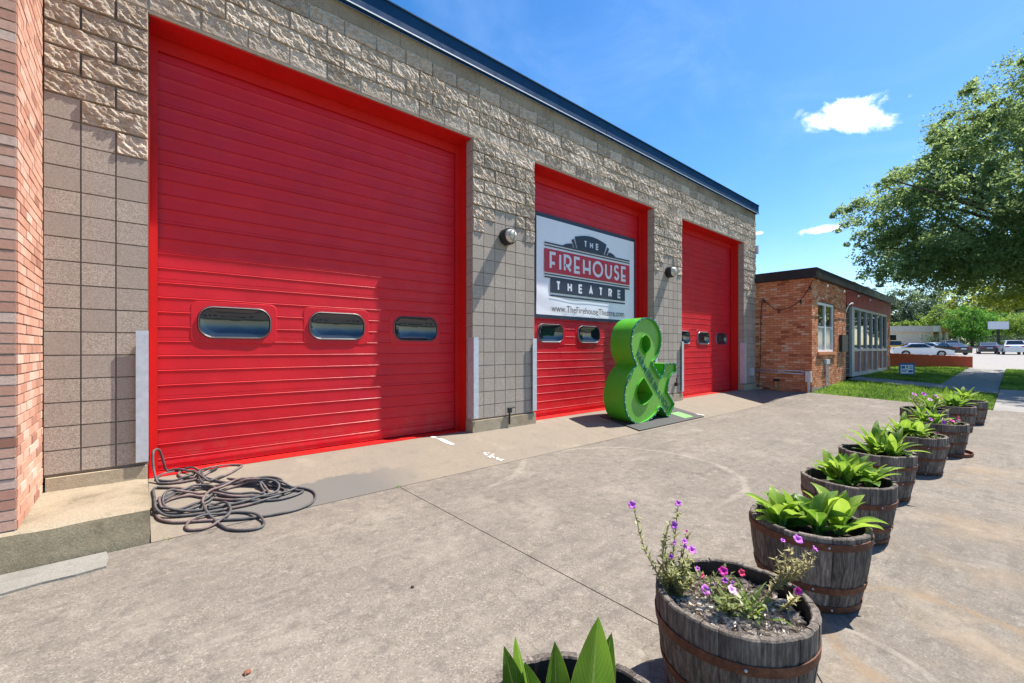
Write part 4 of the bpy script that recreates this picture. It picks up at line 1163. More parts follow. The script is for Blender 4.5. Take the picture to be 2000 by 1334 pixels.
petunia(8.35,-4.56,z7,'pink and purple petunias in the tub on the saucer',46,tuft(-.1,-.02,14,.14,.16)+tuft(.05,-.16,14,.13,.12),[(-.2,.05,.14,1,.03,0),(-.15,-.15,.14,0,.03,0),(.1,-.2,.15,3,.04,0),(0,-.2,.13,2,.03,0),(-.22,-.08,.12,1,.035,0),(-.05,.1,.2,1,.03,0)])
petunia(6.95,-4.47,z6,'low pink petunias at the street side of the dark-leaved tub',47,tuft(.05,-.17,14,.11,.12),[(.04,-.2,.12,0,.02,0)])
petunia(10.0,-4.25,z8,'tall purple petunias in the far tub on the building side',48,tuft(-.05,.05,16,.30,.2)+tuft(.08,-.1,14,.26,.2),[(-.12,.1,.33,1,.04,0),(.05,.0,.33,1,.04,0),(.1,-.15,.3,1,.045,0),(-.02,-.08,.25,2,.035,0),(.17,-.2,.28,0,.035,0),(-.2,.12,.28,2,.03,0)])
canna(10.0,-4.25,z8,'leafy plant among the purple petunias of the far tub',49,[(.08,-.08)],9,(.22,.34),(.06,.09))

# ------------------------------------------------------------------ low brick building
AX0,AY0=14.455,-1.48
AN=thing('brick_building','low orange brick building with black fascia and red panel past the firehouse','building',(20,AY0,.3))
ZT=3.44; XR=26.1
holes_f=[(15.03-AX0,16.77-AX0,1.33,2.80),(18.2-AX0,25.2-AX0,.2,3.42)]
m=MB()
brick_field(m,(AX0,.0,0),(0,-1,0),(-1,0,0),0,-AY0+.01,.05,ZT,seed=15,proud=.008)
brick_field(m,(AX0,AY0,0),(1,0,0),(0,-1,0),0,XR-AX0,.05,ZT,holes_f,seed=16,proud=.008)
m.build('bricks',BRICKO,AN)
m=MB()
m.box(AX0,15.03,AY0,.4,.0,ZT-.002); m.box(15.03,16.77,AY0,.4,.0,1.33); m.box(15.03,16.77,AY0,.4,2.80,ZT-.002); m.box(16.77,18.2,AY0,.4,0,ZT-.002)
m.box(25.2,XR,AY0,.4,0,ZT-.002); m.box(18.2,25.2,AY0+.1,.4,3.0,ZT-.002); m.box(AX0,XR,.4,8.5,0,ZT-.002)
m.build('mortar_core',simple('brown_mortar',(.19,.14,.105),.95,.25,9,.3,120,spec=.1),AN)
m=MB(); m.box(AX0-.004,AX0+.2,AY0-.014,.0,.0,.33); m.box(AX0+.2,18.2,AY0-.014,AY0+.1,.0,.30); m.build('footing',concrete_mat('old_footing',(.24,.20,.16),(.34,.29,.24),(.13,.10,.08),150,.7),AN)
m=MB(); m.box(AX0-.10,XR+.12,AY0-.14,8.6,ZT+.001,ZT+.245); m.box(AX0-.115,XR+.135,AY0-.155,8.6,ZT+.245,ZT+.265); m.build('roof_fascia',BLACKM,AN)
for k in range(8): pass
# red spandrel panel
m=MB(); m.box(18.2,XR-.0,AY0-.03,AY0-.01,2.90,ZT); m.build('red_panel',simple('faded_red_panel',(.33,.035,.03),.6,.3,3,.1,40),AN)
# window
W=MB()
x0,x1,za,zb=15.03,16.77,1.33,2.80; ywin=AY0+.05
for a,b,c,d in ((x0,x0+.07,za,zb),(x1-.07,x1,za,zb),(x0+.07,x1-.07,zb-.07,zb),(x0+.07,x1-.07,za,za+.06),((x0+x1)/2-.05,(x0+x1)/2+.05,za+.06,zb-.07)): W.box(a,b,ywin-.03,ywin+.04,c,d)
for a,b in ((x0+.07,(x0+x1)/2-.05),((x0+x1)/2+.05,x1-.07)): W.box(a,b,ywin-.015,ywin+.03,2.06,2.10)
wf=W.build('window',WHITEP,AN)
m=MB()
for a,b in ((x0+.07,(x0+x1)/2-.05),((x0+x1)/2+.05,x1-.07)): m.box(a,b,ywin+.005,ywin+.012,2.10,zb-.07)
m.build('pane',GLASSW,wf,off=parent_world(AN))
m=MB()
for a,b in ((x0+.07,(x0+x1)/2-.05),((x0+x1)/2+.05,x1-.07)): m.box(a,b,ywin+.005,ywin+.012,za+.06,2.06)
m.build('frosted_pane',glass_mat('frosted_pane',(.25,.29,.31),.12,.7),wf,off=parent_world(AN))
m=MB(); m.box(x0-.08,x1+.08,AY0-.06,AY0+.03,za-.085,za-.002); m.build('window_sill',BRICKO,AN)
# storefront
sf=MB(); zs0,zs1=.44,2.90; xs0,xs1=18.9,25.2; ys=AY0+.02
sf.box(xs0,xs0+.34,ys-.06,ys+.12,zs0,zs1)
n=6; wd=(xs1-xs0-.34)/n
for i in range(1,n+1):
    xx=xs0+.34+wd*i; sf.box(xx-.045,xx+.045,ys-.05,ys+.06,zs0+.14,zs1-.09)
sf.box(xs0+.34,xs1,ys-.05,ys+.06,zs0,zs0+.14); sf.box(xs0+.34,xs1,ys-.05,ys+.06,zs1-.09,zs1)
for i in range(n): sf.box(xs0+.34+wd*i+(.0 if i==0 else .046),xs0+.34+wd*(i+1)-.046,ys-.045,ys+.05,1.33,1.42)
so=sf.build('storefront',ALU,AN)
for i in range(n):
    a=xs0+.34+wd*i+(.001 if i==0 else .047); b=xs0+.34+wd*(i+1)-.047
    g=MB(); g.box(a,b,ys+.0,ys+.012,1.42,zs1-.09); g.build('glass_pane',GLASSW,so,off=parent_world(AN))
    g=MB(); g.box(a,b,ys+.0,ys+.012,zs0+.14,1.33); g.build('lower_panel',simple('brown_panel',(.33,.11,.075),.6,.2,8,.1,50),so,off=parent_world(AN))
# dark open breeze-block screen in the entry
g=MB()
for k in range(11):
    z=.50+k*.215; g.box(18.22,18.88,ys+.0,ys+.14,z,z+.045)
for k in range(4): g.box(18.22+.2*k,18.26+.2*k,ys+.01,ys+.13,.45,2.88)
g.build('breeze_screen',simple('old_block',(.16,.13,.11),.9,.3,20,.3,80),AN)
g=MB(); g.box(18.2,18.9,ys+.35,ys+.38,.2,3.0); g.build('entry_door',BLACK,AN)
# conduit runs, boxes, gas riser, mailbox
g=MB(); g.tube([(AX0-.05,.0,.735),(AX0-.05,-1.36,.70)],.016,8); g.tube([(AX0-.045,-.02,.80),(AX0-.045,-1.32,.78)],.012,8); g.build('conduit',GALV,AN,smooth=True)
g=MB(); g.box(AX0-.13,AX0-.02,-1.49,-1.36,.48,.78); g.box(AX0-.12,AX0-.03,-1.45,-1.41,.2,.48); g.build('meter_box',GALV,AN)
g=MB(); g.tube([(AX0-.09,-.60,.16),(AX0-.09,-.60,.46)],.022,8); g.build('gas_riser',simple('yellow_pipe',(.42,.30,.10),.6),AN,smooth=True)
g=MB(); g.box(AX0-.13,AX0-.05,-.68,-.54,.46,.53); g.build('gas_valve',BLACK,AN)
g=MB(); g.box(17.35,18.08,AY0-.09,AY0-.012,1.32,1.88); g.build('notice_box',BLACK,AN)
g=MB(); g.tube([(15.7,AY0-.05,.3),(15.7,AY0-.05,1.02)],.012,6); g.tube([(15.9,AY0-.05,.3),(15.9,AY0-.05,1.0)],.012,6); g.box(15.62,15.98,AY0-.08,AY0-.02,.96,1.10); g.build('conduit',GALV,AN)
m=MB(); m.box(13.98,14.10,-.10,-.012,.62,.84); m.box(XE-.02,XE+.06,-.08,.06,4.35,4.6); m.build('junction_box',GALV,FH)
# string lights
SL=thing('string_lights','black cable of bulbs swagged on the orange brick side wall','string lights',(AX0-.06,-.8,2.8))
xw=AX0-.03
path=[(xw,-.10,.24),(xw,-.16,1.2),(xw,-.165,2.25),(xw,-.20,2.85),(xw,-.23,2.94),(xw,-.35,2.80),(xw,-.5,2.65),(xw,-.66,2.585),(xw,-.85,2.60),(xw,-1.05,2.69),(xw,-1.22,2.83),(xw,-1.36,3.03),(xw,-1.45,3.22),(xw-.02,-1.53,3.38)]
g=MB(); g.tube([tuple(p) for p in catmull(path,4)],.009,6); 
g.tube([tuple(p) for p in catmull([(xw,-.10,.24),(xw-.06,-.25,.30),(xw-.05,-.4,.21),(xw-.12,-.6,.19)],4)],.008,6)
g.build('cable',BLACK,SL,smooth=True)
for (b,c) in ((-.165,2.25),(-.25,2.93),(-.66,2.58),(-1.22,2.82),(-1.45,3.2)):
    g=MB(); g.tube([(xw,b,c),(xw-.01,b-.01,c-.06)],.016,8); g.build('socket',BLACK,SL)
    g=MB(); g.sphere((xw-.012,b-.012,c-.085),.026,10,6,sz=1.2); g.build('bulb',simple('dark_bulb',(.05,.05,.05),.2,.1,10,0),SL,smooth=True)
SL2=thing('string_lights','row of white bulbs hung under the black eave of the brick building','string lights',(18,AY0-.1,3.4))
path=[(14.4+k*.95,AY0-.165,3.36-.06*math.sin(PI*((k*.5)%1))) for k in range(9)]
g=MB(); g.tube([tuple(p) for p in catmull(path,4)],.008,6); g.build('cable',BLACK,SL2)
for k in range(1,8,2):
    p=path[k]; g=MB(); g.sphere((p[0],p[1],p[2]-.04),.028,10,6,sz=1.2); g.build('bulb',BULB,SL2,smooth=True)
# flood lamp on a bent arm
g=MB(); g.tube([tuple(p) for p in catmull([(18.14,AY0-.02,2.66),(18.16,AY0-.08,2.85),(18.22,AY0-.13,2.93),(18.28,AY0-.15,2.95)],5)],.015,8); g.sphere((18.31,AY0-.16,2.95),.035,10,6)
tag(g.build('arm_lamp',WHITEP,smooth=True),'small white lamp on a bent arm beside the entry','lamp')

# yard sign
ysx,ysy=22.9,-2.45; gzz=gz(ysx,ysy)
YS=thing('yard_sign','small blue and white yard sign on wire legs in the lawn','sign',(ysx,ysy,gzz))
ax=Vector((.66,-.75,0)).normalized(); nn=Vector((-.75,-.66,0)).normalized()
def ysq(name,u0,u1,z0,z1,d,mat):
    m=MB(); o=Vector((ysx,ysy,gzz)); f=o+nn*d; P=[f+ax*u0+Vector((0,0,z0)),f+ax*u1+Vector((0,0,z0)),f+ax*u1+Vector((0,0,z1)),f+ax*u0+Vector((0,0,z1))]
    Q=[p-nn*.008 for p in P]; n=0; m.v=[tuple(p) for p in P+Q]
    for q in ((0,1,2,3),(0,4,5,1),(1,5,6,2),(2,6,7,3),(3,7,4,0),(7,6,5,4)): m.face(q)
    m.build(name,mat,YS)
SBL=simple('sign_blue',(.03,.09,.24),.5,.1,8,0)
ysq('blue_board',-.28,.28,.03,.48,.0,SBL); ysq('white_panel',-.22,.22,.07,.40,.010,WHITEP)
for k,(a,b,c,d) in enumerate(((-.19,-.07,.26,.36),(-.02,.03,.27,.37),(.07,.2,.32,.35),(.07,.2,.26,.29),(-.19,.02,.19,.22),(-.19,-.03,.13,.16),(.05,.2,.11,.2))): ysq('printing',a,b,c,d,.014,SBL)
m=MB()
for u in (-.2,.2):
    p=Vector((ysx,ysy,gzz))+ax*u-nn*.004; m.tube([tuple(p-Vector((0,0,.02))),tuple(p+Vector((0,0,.1)))],.005,6)
m.build('wire_legs',GALV,YS)

# low red wall
wp=[(29.2,-.8),(33.5,-3.75)]
m=MB(); d=Vector((wp[1][0]-wp[0][0],wp[1][1]-wp[0][1],0)); L=d.length; d.normalize(); nr=Vector((-d.y,d.x,0))
for i in range(12):
    a=L*i/12+.002;b=L*(i+1)/12-.002
    za=lerp(1.19,.99,(i+.5)/12)
    A=[Vector((*wp[0],0))+d*s+nr*q for s,q in ((a,0),(b,0),(b,.22),(a,.22))]
    n=len(m.v); m.v+=[(p.x,p.y,.2) for p in A]+[(p.x,p.y,za+ (0)) for p in A]
    tt=random.Random(i).random()
    for q in ((4,5,6,7),(0,1,5,4),(1,2,6,5),(2,3,7,6),(3,0,4,7)): m.face([n+k for k in q],0,tt)
t=NT('red_brick_wall'); RW=t.fin(t.mix(t.g(t.noise(1.2,5),.35,.7,0,.5),(.40,.062,.030),(.46,.12,.055)),.85,t.bump(t.noise(40,4),.4,.01),0,.2)
tag(m.build('low_wall',RW),'long low red brick wall between the lawn and the parking lot','wall')

# ------------------------------------------------------------------ trees
def tree_mesh(root,clusters,leafn,ls,seed,mat,name='crown',squash=.7,droop=.25):
    g=np.random.default_rng(seed); C_=np.array([c[:3] for c in clusters]); Rr=np.array([c[3] for c in clusters])
    n=len(clusters)*leafn; ci=np.repeat(np.arange(len(clusters)),leafn)
    p=g.normal(0,1,(n,3)); p/=np.linalg.norm(p,axis=1)[:,None]; q=g.uniform(.25,1,n)**.6
    p=p*q[:,None]*Rr[ci][:,None]; p[:,2]*=squash; p[:,2]-=droop*(p[:,0]**2+p[:,1]**2)/np.maximum(Rr[ci],.01)
    P=C_[ci]+p
    a=g.normal(0,1,(n,3)); a/=np.linalg.norm(a,axis=1)[:,None]; b=np.cross(a,g.normal(0,1,(n,3))); b/=np.linalg.norm(b,axis=1)[:,None]
    s=ls*g.uniform(.6,1.4,n)[:,None]
    V=np.stack([P-a*s,P+b*s*.45,P+a*s,P-b*s*.45],1).reshape(-1,3); F=np.arange(n*4).reshape(-1,4)
    ct=g.uniform(.15,.85,len(clusters)); T=np.clip(ct[ci]+g.normal(0,.2,n),0,1)
    return np_mesh(name,V,F,mat,root,T)
# live oak at the right: trunk stands out of frame, crown reaches in
OX,OY=27.6,-7.6
OK=thing('oak_tree','large spreading oak overhanging the walk at the right edge','tree',(OX,OY,gz(OX,OY)))
cr=np.random.default_rng(12)
RT_=Vector((.758,-.652,0)); FW=Vector((.652,.758,0))
cam=Vector((0,-5.27,1.44))
def cw(r_,f,z): return cam+RT_*r_+FW*f+Vector((0,0,z-1.44))
# sub-crowns as (right, forward, height, radius_r, radius_z) about the camera-independent axes of the street
SUB=[(23.0,17,8.8,5.4,3.8),(19.4,16.6,7.2,3.2,2.7),(17.4,17.2,6.4,2.7,2.3),(16.3,17,5.3,2.1,1.5),(18.6,15.8,4.9,3.0,1.4),(21.5,15.5,5.0,3.2,1.5),(21.8,18.5,11.0,3.4,2.3),(19.4,17.5,9.4,2.3,1.6),(25.5,17,6.0,4.0,2.4),(23.6,15.2,12.2,3.0,2.0),(22.5,20,6.0,4.4,3),(17.2,17.5,8.1,1.7,1.1),(20.6,17,11.4,2.3,1.9),(18.3,17.3,9.6,1.6,1.3),(16.2,17.2,6.6,1.7,1.2),(22.4,16.6,13.2,2.4,1.9),(17.6,16.6,4.9,2.2,.8),(14.9,17,6.7,1.6,.9),(15.3,17,5.0,1.6,.8),(16.6,16.8,4.5,1.9,.7),(18.8,16.5,4.35,2.2,.7),(15.8,17.3,8.0,1.3,.8),(21.5,16.6,4.5,2.6,.8),(20.0,16.4,4.8,2.4,.8),(18.9,13.2,6.6,3.1,2.1),(18.2,11.8,7.0,2.9,2.0)]
cl=[]
for (a,f,z,ra,rz) in SUB:
    n=int(14.5*ra*ra)
    for _ in range(n):
        d=cr.normal(0,1,3); d/=np.linalg.norm(d); q=cr.uniform(.15,1)**.38
        P=cw(a+d[0]*ra*q,f+d[1]*ra*q*.95,z+d[2]*rz*q)
        if noise.noise(Vector((P.x*.55,P.y*.55,P.z*.7)))<-.33: continue
        cl.append((P.x,P.y,P.z,cr.uniform(.28,.62)))
main=list(cl)
for i in range(0,len(main),3):
    x,y,z,q=main[i]; c=Vector((x,y,z)); ctr=cw(21.5,17,7.4); d=(c-ctr)
    if d.length<3.2: continue
    d.normalize(); d=(d+Vector((cr.normal(0,.45),cr.normal(0,.45),cr.normal(.12,.35)))).normalized()
    if d.z<-.25: continue
    for k in range(1,4):
        p=c+d*(.24*k)-Vector((0,0,.05*k*k)); cl.append((p.x,p.y,p.z,.27-.045*k))
random.Random(1).shuffle(cl)
tree_mesh(OK,cl,62,.060,13,OAK,'crown',.75,.35)
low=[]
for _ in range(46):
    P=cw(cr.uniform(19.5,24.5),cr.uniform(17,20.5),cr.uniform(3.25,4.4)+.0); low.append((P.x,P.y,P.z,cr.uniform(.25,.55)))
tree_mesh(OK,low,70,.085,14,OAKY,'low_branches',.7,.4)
m=MB(); tb=Vector((OX,OY,gz(OX,OY)-.1)); fork=Vector((OX-.2,OY+.1,3.2))
m.tube([tuple(tb),tuple(tb.lerp(fork,.3)+Vector((.05,0,0))),tuple(tb.lerp(fork,.7)),tuple(fork)],[.55,.40,.35,.36],14)
m.build('trunk',BARK,OK,smooth=True)
m=MB(); rl=random.Random(6)
for i in range(0,len(cl),60):
    e=Vector(cl[i][:3]); mid=fork.lerp(e,.5)+Vector((rl.uniform(-.5,.5),rl.uniform(-.5,.5),rl.uniform(.1,.9)))
    pts=catmull([fork,mid,e],5); m.tube([tuple(p) for p in pts],[lerp(.14,.018,k/(len(pts)-1)) for k in range(len(pts))],6)
m.build('limbs',BARK,OK,smooth=True)

def bg_tree(px_r,f,h,w,label,mat,seed,trunk=True,base=None,n=70,ls=.16):
    P=cw(px_r,f,0); g0=gz(P.x,P.y) if base is None else base
    t=thing('tree',label,'tree',(P.x,P.y,g0),'trees beyond the parking lot'); r=np.random.default_rng(seed)
    cls=[]
    zc=g0+h*.58; rz=h*.44
    for _ in range(n):
        d=r.normal(0,1,3); d/=np.linalg.norm(d); q=r.uniform(.1,1)**.4
        k=1+.35*noise.noise(Vector((d[0]*1.7+seed,d[1]*1.7,d[2]*1.7)))
        cls.append((P.x+d[0]*w*.5*q*k,P.y+d[1]*w*.5*q*k,zc+d[2]*rz*q*k,r.uniform(.5,1.0)*w*.13))
    tree_mesh(t,cls,70,ls,seed,mat,'crown',.8,.2)
    m=MB(); m.tube([(P.x,P.y,g0-.1),(P.x+.1,P.y,g0+h*.25),(P.x,P.y,g0+h*.55)],[w*.035,w*.026,w*.014],8)
    for k in range(6):
        c=cls[k*9]; m.tube([(P.x,P.y,g0+h*(.25+.04*k)),((P.x+c[0])/2,(P.y+c[1])/2,(g0+h*.4+c[2])/2),c[:3]],[w*.014,w*.009,w*.004],6)
    m.build('trunk',BARK,t,smooth=True)
DK=leaf_mat('dark_tree_leaf',(.022,.048,.022),(.085,.14,.055),.3,False,.6)
BL=leaf_mat('grey_green_leaf',(.040,.072,.036),(.13,.185,.095),.3,False,.6)
LM=leaf_mat('lime_tree_leaf',(.085,.165,.02),(.25,.37,.07),.45,False,.6)
BR=leaf_mat('bright_tree_leaf',(.035,.15,.015),(.14,.34,.04),.4,False,.6)
BGT=[(1700,96,12.2,9,'dark tree left of the others, mostly behind the brick building',DK),
 (1752,98,12.0,8.0,'grey-green tree above the left end of the beige building',BL),
 (1795,104,12.2,9.0,'dark dense tree between the grey-green and the lime tree',DK),
 (1840,112,13.2,11,'pale grey-green tree above the beige porch',BL),
 (1848,88,7.9,8.0,'lime green rounded tree just behind the brown porch roof',LM),
 (1899,72,6.6,6.4,'bright green young tree right of the brown porch roof',BR),
 (1925,108,13.0,12,'tall dark tree behind the bright green one',DK),
 (1965,104,11.5,10,'tall grey-green tree behind the blank white sign',BL),
 (1993,86,6.0,8.0,'lime green low tree right of the blank white sign',LM),
 (2035,100,11.5,11,'dark tree at the right edge beyond the white sport utility',DK),
 (1762,90,4.9,5.0,'lime green low tree peeping over the flat beige roof',LM),
 (1950,98,7.2,9.0,'shady mid green tree left of the sign pole',BR)]
for i,(px,f,h,w,lab,mt) in enumerate(BGT): bg_tree((px-1000)/848*f,f,h,w,lab,mt,60+i,n=110 if w<9 else 170,ls=.15 if f<90 else .2)
for i,(x,y,h,w) in enumerate(((112,-15,12,13),(110,-24,13,14),(116,-36,13,15),(100,-46,12,15))):  # unseen trees added to put dark reflections in the storefront panes
    v=Vector((x,y,0))-cam; bg_tree(v.dot(RT_),v.dot(FW),h,w,'broad dark tree out of view beyond the lot, added for the storefront panes to mirror',DK,200+i,n=90,ls=.3)
def shrub(px,f,h,w,label,mat,seed):
    P=cw((px-1000)/848*f,f,0); g0=gz(P.x,P.y); t=thing('shrub',label,'shrub',(P.x,P.y,g0)); r=np.random.default_rng(seed)
    cls=[(P.x+r.normal(0,w*.25),P.y+r.normal(0,w*.2),g0+r.uniform(.1,1)*h*.8,w*.22) for _ in range(16)]
    tree_mesh(t,cls,90,.10,seed,mat,'foliage',.8,.1)
    m=MB(); m.tube([(P.x,P.y,g0-.05),(P.x,P.y,g0+h*.5)],.05,6); m.build('stem',BARK,t)
shrub(1822,72,2.3,3.2,'dark shrub against the beige wall left of the porch',DK,90)
shrub(1870,71,.9,1.6,'small dark shrub at the foot of the porch',DK,91)
shrub(1925,78,1.4,6.5,'dark hedge in the shade behind the dark sedan',DK,92)
shrub(1985,79,1.5,6.5,'dark hedge behind the white sport utility',DK,93)

fw=np.random.default_rng(77); cls=[]
for _ in range(420):
    f=fw.uniform(118,150); px=fw.uniform(1660,2130); P=cw((px-1000)/848*f,f,0); cls.append((P.x,P.y,gz(P.x,P.y)+fw.uniform(0,1)**1.3*8.5,fw.uniform(1.0,2.0)))
fo=tree_mesh(None,cls,60,.34,78,DK,'far_wood',.8,.05); tag(fo,'dark far wood closing the view behind the parking lot trees','wood',kind='stuff')
# ------------------------------------------------------------------ beige building across the lot
def oriented(name,label,cat,px,f,rot_deg,group=None,z=None):
    P=cw((px-1000)/848*f,f,0); o=thing(name,label,cat,(P.x,P.y,gz(P.x,P.y) if z is None else z),group); return o,P
BB,Pb=oriented('beige_building','long low beige building with brown porch roof across the parking lot','building',1738,76,0)
BB.location.z=1.55
BG=simple('beige_siding',(.68,.58,.45),.85,.1,4,.1,40); TANR=simple('tan_roof_edge',(.60,.53,.44),.8,.12,3,.1,40); BRN=simple('brown_roof',(.55,.28,.115),.8,.2,6,.2,40); CRM=simple('cream_trim',(.80,.75,.66),.8,.08,6,.05,40)
def bbox(name,u0,u1,d0,d1,z0,z1,mat):
    m=MB(); m.box(u0,u1,d0,d1,z0,z1); o=m.build(name,mat,BB,off=(0,0,0)); return o
BB.rotation_euler.z=math.atan2(-.652,.758)
bbox('wall',-8,7.6,0,9,-.4,2.75,BG); bbox('roof_edge',-8,7.1,-.5,9.3,2.75,3.75,TANR); bbox('white_roof_corner',7.101,8.4,-.5,4,2.75,3.78,CRM)
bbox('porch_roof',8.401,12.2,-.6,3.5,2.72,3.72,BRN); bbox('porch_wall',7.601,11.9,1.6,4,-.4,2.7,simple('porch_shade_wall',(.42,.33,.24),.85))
for u in (8.6,9.6,11.6): bbox('porch_post',u,u+.28,-.3,-.02,-.4,2.71,CRM)
bbox('entry_door',9.9,10.9,1.55,1.599,-.4,2.0,BLACK)
bbox('downpipe',5.1,5.25,-.12,-.01,-.3,2.74,CRM); bbox('window_frame',-.2,1.2,-.06,-.01,.9,2.3,CRM); bbox('window_pane',-.08,1.08,-.075,-.061,1.0,2.2,GLASSW)

# blank sign on a pole
SG,Ps=oriented('pole_sign','blank white sign board on a dark pole beyond the lot','sign',1950,66,0)
SG.rotation_euler.z=math.atan2(-.652,.758); gs=SG.location.z
m=MB(); m.box(-.10,.10,-.1,.1,-.2,1.44+2.9-gs); m.build('pole',BLACK,SG,off=(0,0,0))
m=MB(); m.box(-1.42,1.42,-.16,.16,1.44+2.9-gs+.001,1.44+4.02-gs); m.build('board',simple('sign_white',(.74,.75,.80),.6,.05,4,0),SG,off=(0,0,0))
m=MB(); 
for a,b,c,d in ((-1.45,1.45,1.44+2.87-gs,1.44+2.9-gs),(-1.45,1.45,1.44+4.021-gs,1.44+4.06-gs)): m.box(a,b,-.18,.18,c,d)
m.build('board_frame',GALV,SG,off=(0,0,0))

# ------------------------------------------------------------------ cars
TYRE=simple('tyre',(.02,.02,.021),.85,.2,20,.2,80); RIM=simple('wheel_rim',(.45,.46,.48),.35,.1,10,0,metal=.6)
CGL=glass_mat('car_glass',(.02,.026,.034),.03,.9); LAMPW=simple('headlamp',(.75,.77,.8),.15,.05,10,0,spec=.7); LAMPR=simple('tail_lamp',(.45,.01,.02),.2,.1,10,0,spec=.6)
def car_paint(n,c): t=NT(n); return t.fin(t.ramp(t.noise(2,3),[(.3,tuple(x*.93 for x in c)),(.7,c)]),.25,None,.1,.5,.6)
def car(label,cat,px,f,head,kind,paint,name='parked_car'):
    P=cw((px-1000)/848*f,f,0)
    t=thing(name,label,cat,(P.x,P.y,gz(P.x,P.y)-.03),'cars in the parking lot across the lawn'); t.rotation_euler.z=R(head)
    K={'sedan':dict(l=2.4,w=.90,prof=[(2.40,.42),(2.38,.62),(2.2,.74),(1.15,.93),(.95,.97)],roof=[(.95,.97),(.15,1.42),(-.35,1.46),(-.95,1.43),(-1.75,1.06)],tail=[(-1.75,1.06),(-2.28,1.0),(-2.40,.85),(-2.38,.42)],bot=.24,wb=1.38,wr=.33),
       'suv':dict(l=2.3,w=.93,prof=[(2.30,.5),(2.28,.78),(2.1,.95),(1.25,1.08),(1.05,1.12)],roof=[(1.05,1.12),(.35,1.66),(-.4,1.72),(-1.7,1.68),(-2.12,1.15)],tail=[(-2.12,1.15),(-2.25,1.05),(-2.30,.8),(-2.26,.5)],bot=.30,wb=1.35,wr=.36),
       'jeep':dict(l=2.1,w=.88,prof=[(2.05,.55),(2.05,1.0),(1.95,1.10),(.75,1.14),(.70,1.15)],roof=[(.70,1.15),(.45,1.78),(.0,1.82),(-1.85,1.82),(-1.95,1.15)],tail=[(-1.95,1.15),(-2.02,1.0),(-2.03,.8),(-2.03,.55)],bot=.42,wb=1.25,wr=.40)}[kind]
    w=K['w']; out=K['prof']+K['roof'][1:]+K['tail'][1:]
    belt=min(K['roof'][0][1],K['roof'][-1][1])
    def hw(z,x): 
        base=w*(1-.06*(abs(x)/K['l'])**3)
        return base if z<=belt else base-(z-belt)*.42
    m=MB(); T=[-1,-.94,-.6,0,.6,.94,1]
    def crown(z,t): return z-.03*(abs(t)**4)
    q=len(T)
    for (x,z) in out:
        for tt in T: m.v.append((x,tt*hw(z,x),crown(z,tt)))
    for i in range(len(out)-1):
        for j in range(q-1): m.face((i*q+j,(i+1)*q+j,(i+1)*q+j+1,i*q+j+1))
    for s in (0,q-1):   # sides: fan of quads down to the sill with wheel arches
        sg=-1 if s==0 else 1
        low=[]
        for (x,z) in out:
            zb=K['bot']
            for cx in (K['wb'],-K['wb']):
                dd=abs(x-cx)
                if dd<K['wr']+.06: zb=max(zb,K['wr']+math.sqrt(max(0,(K['wr']+.06)**2-dd*dd)))
            low.append(zb)
        # resample the flank finely
        N=48; xs=np.linspace(out[0][0],out[-1][0],N); ox=[o[0] for o in out][::-1]; oz=[o[1] for o in out][::-1]
        b=len(m.v)
        for x in xs:
            zt=min(interp(x,ox,oz),belt); zb=K['bot']
            for cx in (K['wb'],-K['wb']):
                dd=abs(x-cx)
                if dd<K['wr']+.06: zb=max(zb,K['wr']+math.sqrt((K['wr']+.06)**2-dd*dd)-.02)
            zb=min(zb,zt-.02); y=sg*hw(0,x)
            m.v+=[(x,y*.97,zb),(x,y*1.012,lerp(zb,zt,.55)),(x,y,zt-.03*(1))]
        for i in range(N-1):
            for k in range(2): m.face((b+i*3+k,b+(i+1)*3+k,b+(i+1)*3+k+1,b+i*3+k+1))
        # greenhouse pillar fill
        ro=K['roof']; P_=[(x,sg*hw(z,x),crown(z,1)) for x,z in ro]; m.poly(P_)
    m.box(-K['l']*.97,K['l']*.97,-w*.9,w*.9,K['bot'],K['bot']+.04)
    m.box(K['l']*.93,K['l']*.99,-w*.86,w*.86,K['bot'],K['prof'][0][1]+.02); m.box(-K['l']*.985,-K['l']*.93,-w*.86,w*.86,K['bot'],K['tail'][-1][1]+.02)
    m.build('body',paint,t,off=(0,0,0),autos=40)
    gl=MB(); ro=K['roof']
    def pane(a,b,in0,in1,lift):
        (xa,za),(xb,zb)=a,b; ya=hw(za,xa)-in0; yb=hw(zb,xb)-in1; n=Vector((zb-za,0,xa-xb)).normalized()*lift
        if n.z<0: n=-n
        gl.quad((xa+n.x,-ya,za+n.z),(xa+n.x,ya,za+n.z),(xb+n.x,yb,zb+n.z),(xb+n.x,-yb,zb+n.z))
    def mixp(a,b,t): return (lerp(a[0],b[0],t),lerp(a[1],b[1],t))
    pane(mixp(ro[0],ro[1],.06),mixp(ro[0],ro[1],.95),.10,.10,.012); pane(mixp(ro[-1],ro[-2],.10),mixp(ro[-1],ro[-2],.9),.12,.12,.012)
    for sg in (-1,1):
        x0,x1=ro[1][0],ro[-2][0]; zt=min(ro[1][1],ro[-2][1])-.07; zb=belt+.04
        for (a,b) in ((x0-.02,lerp(x0,x1,.42)-.03),(lerp(x0,x1,.42)+.03,x1+.04)):
            sl0=(ro[0][0]-ro[1][0])/(ro[1][1]-ro[0][1])*(zt-zb)*.75 if a==x0-.02 else 0
            sl1=(ro[-2][0]-ro[-1][0])/(ro[-2][1]-ro[-1][1])*(zt-zb)*.7 if b==x1+.04 else 0
            y0=sg*(hw(zb,0)+.008); y1=sg*(hw(zt,0)+.008)
            gl.quad((a+sl0,y0,zb),(b-sl1,y0,zb),(b,y1,zt),(a,y1,zt))
    gl.build('windows',CGL,t,off=(0,0,0))
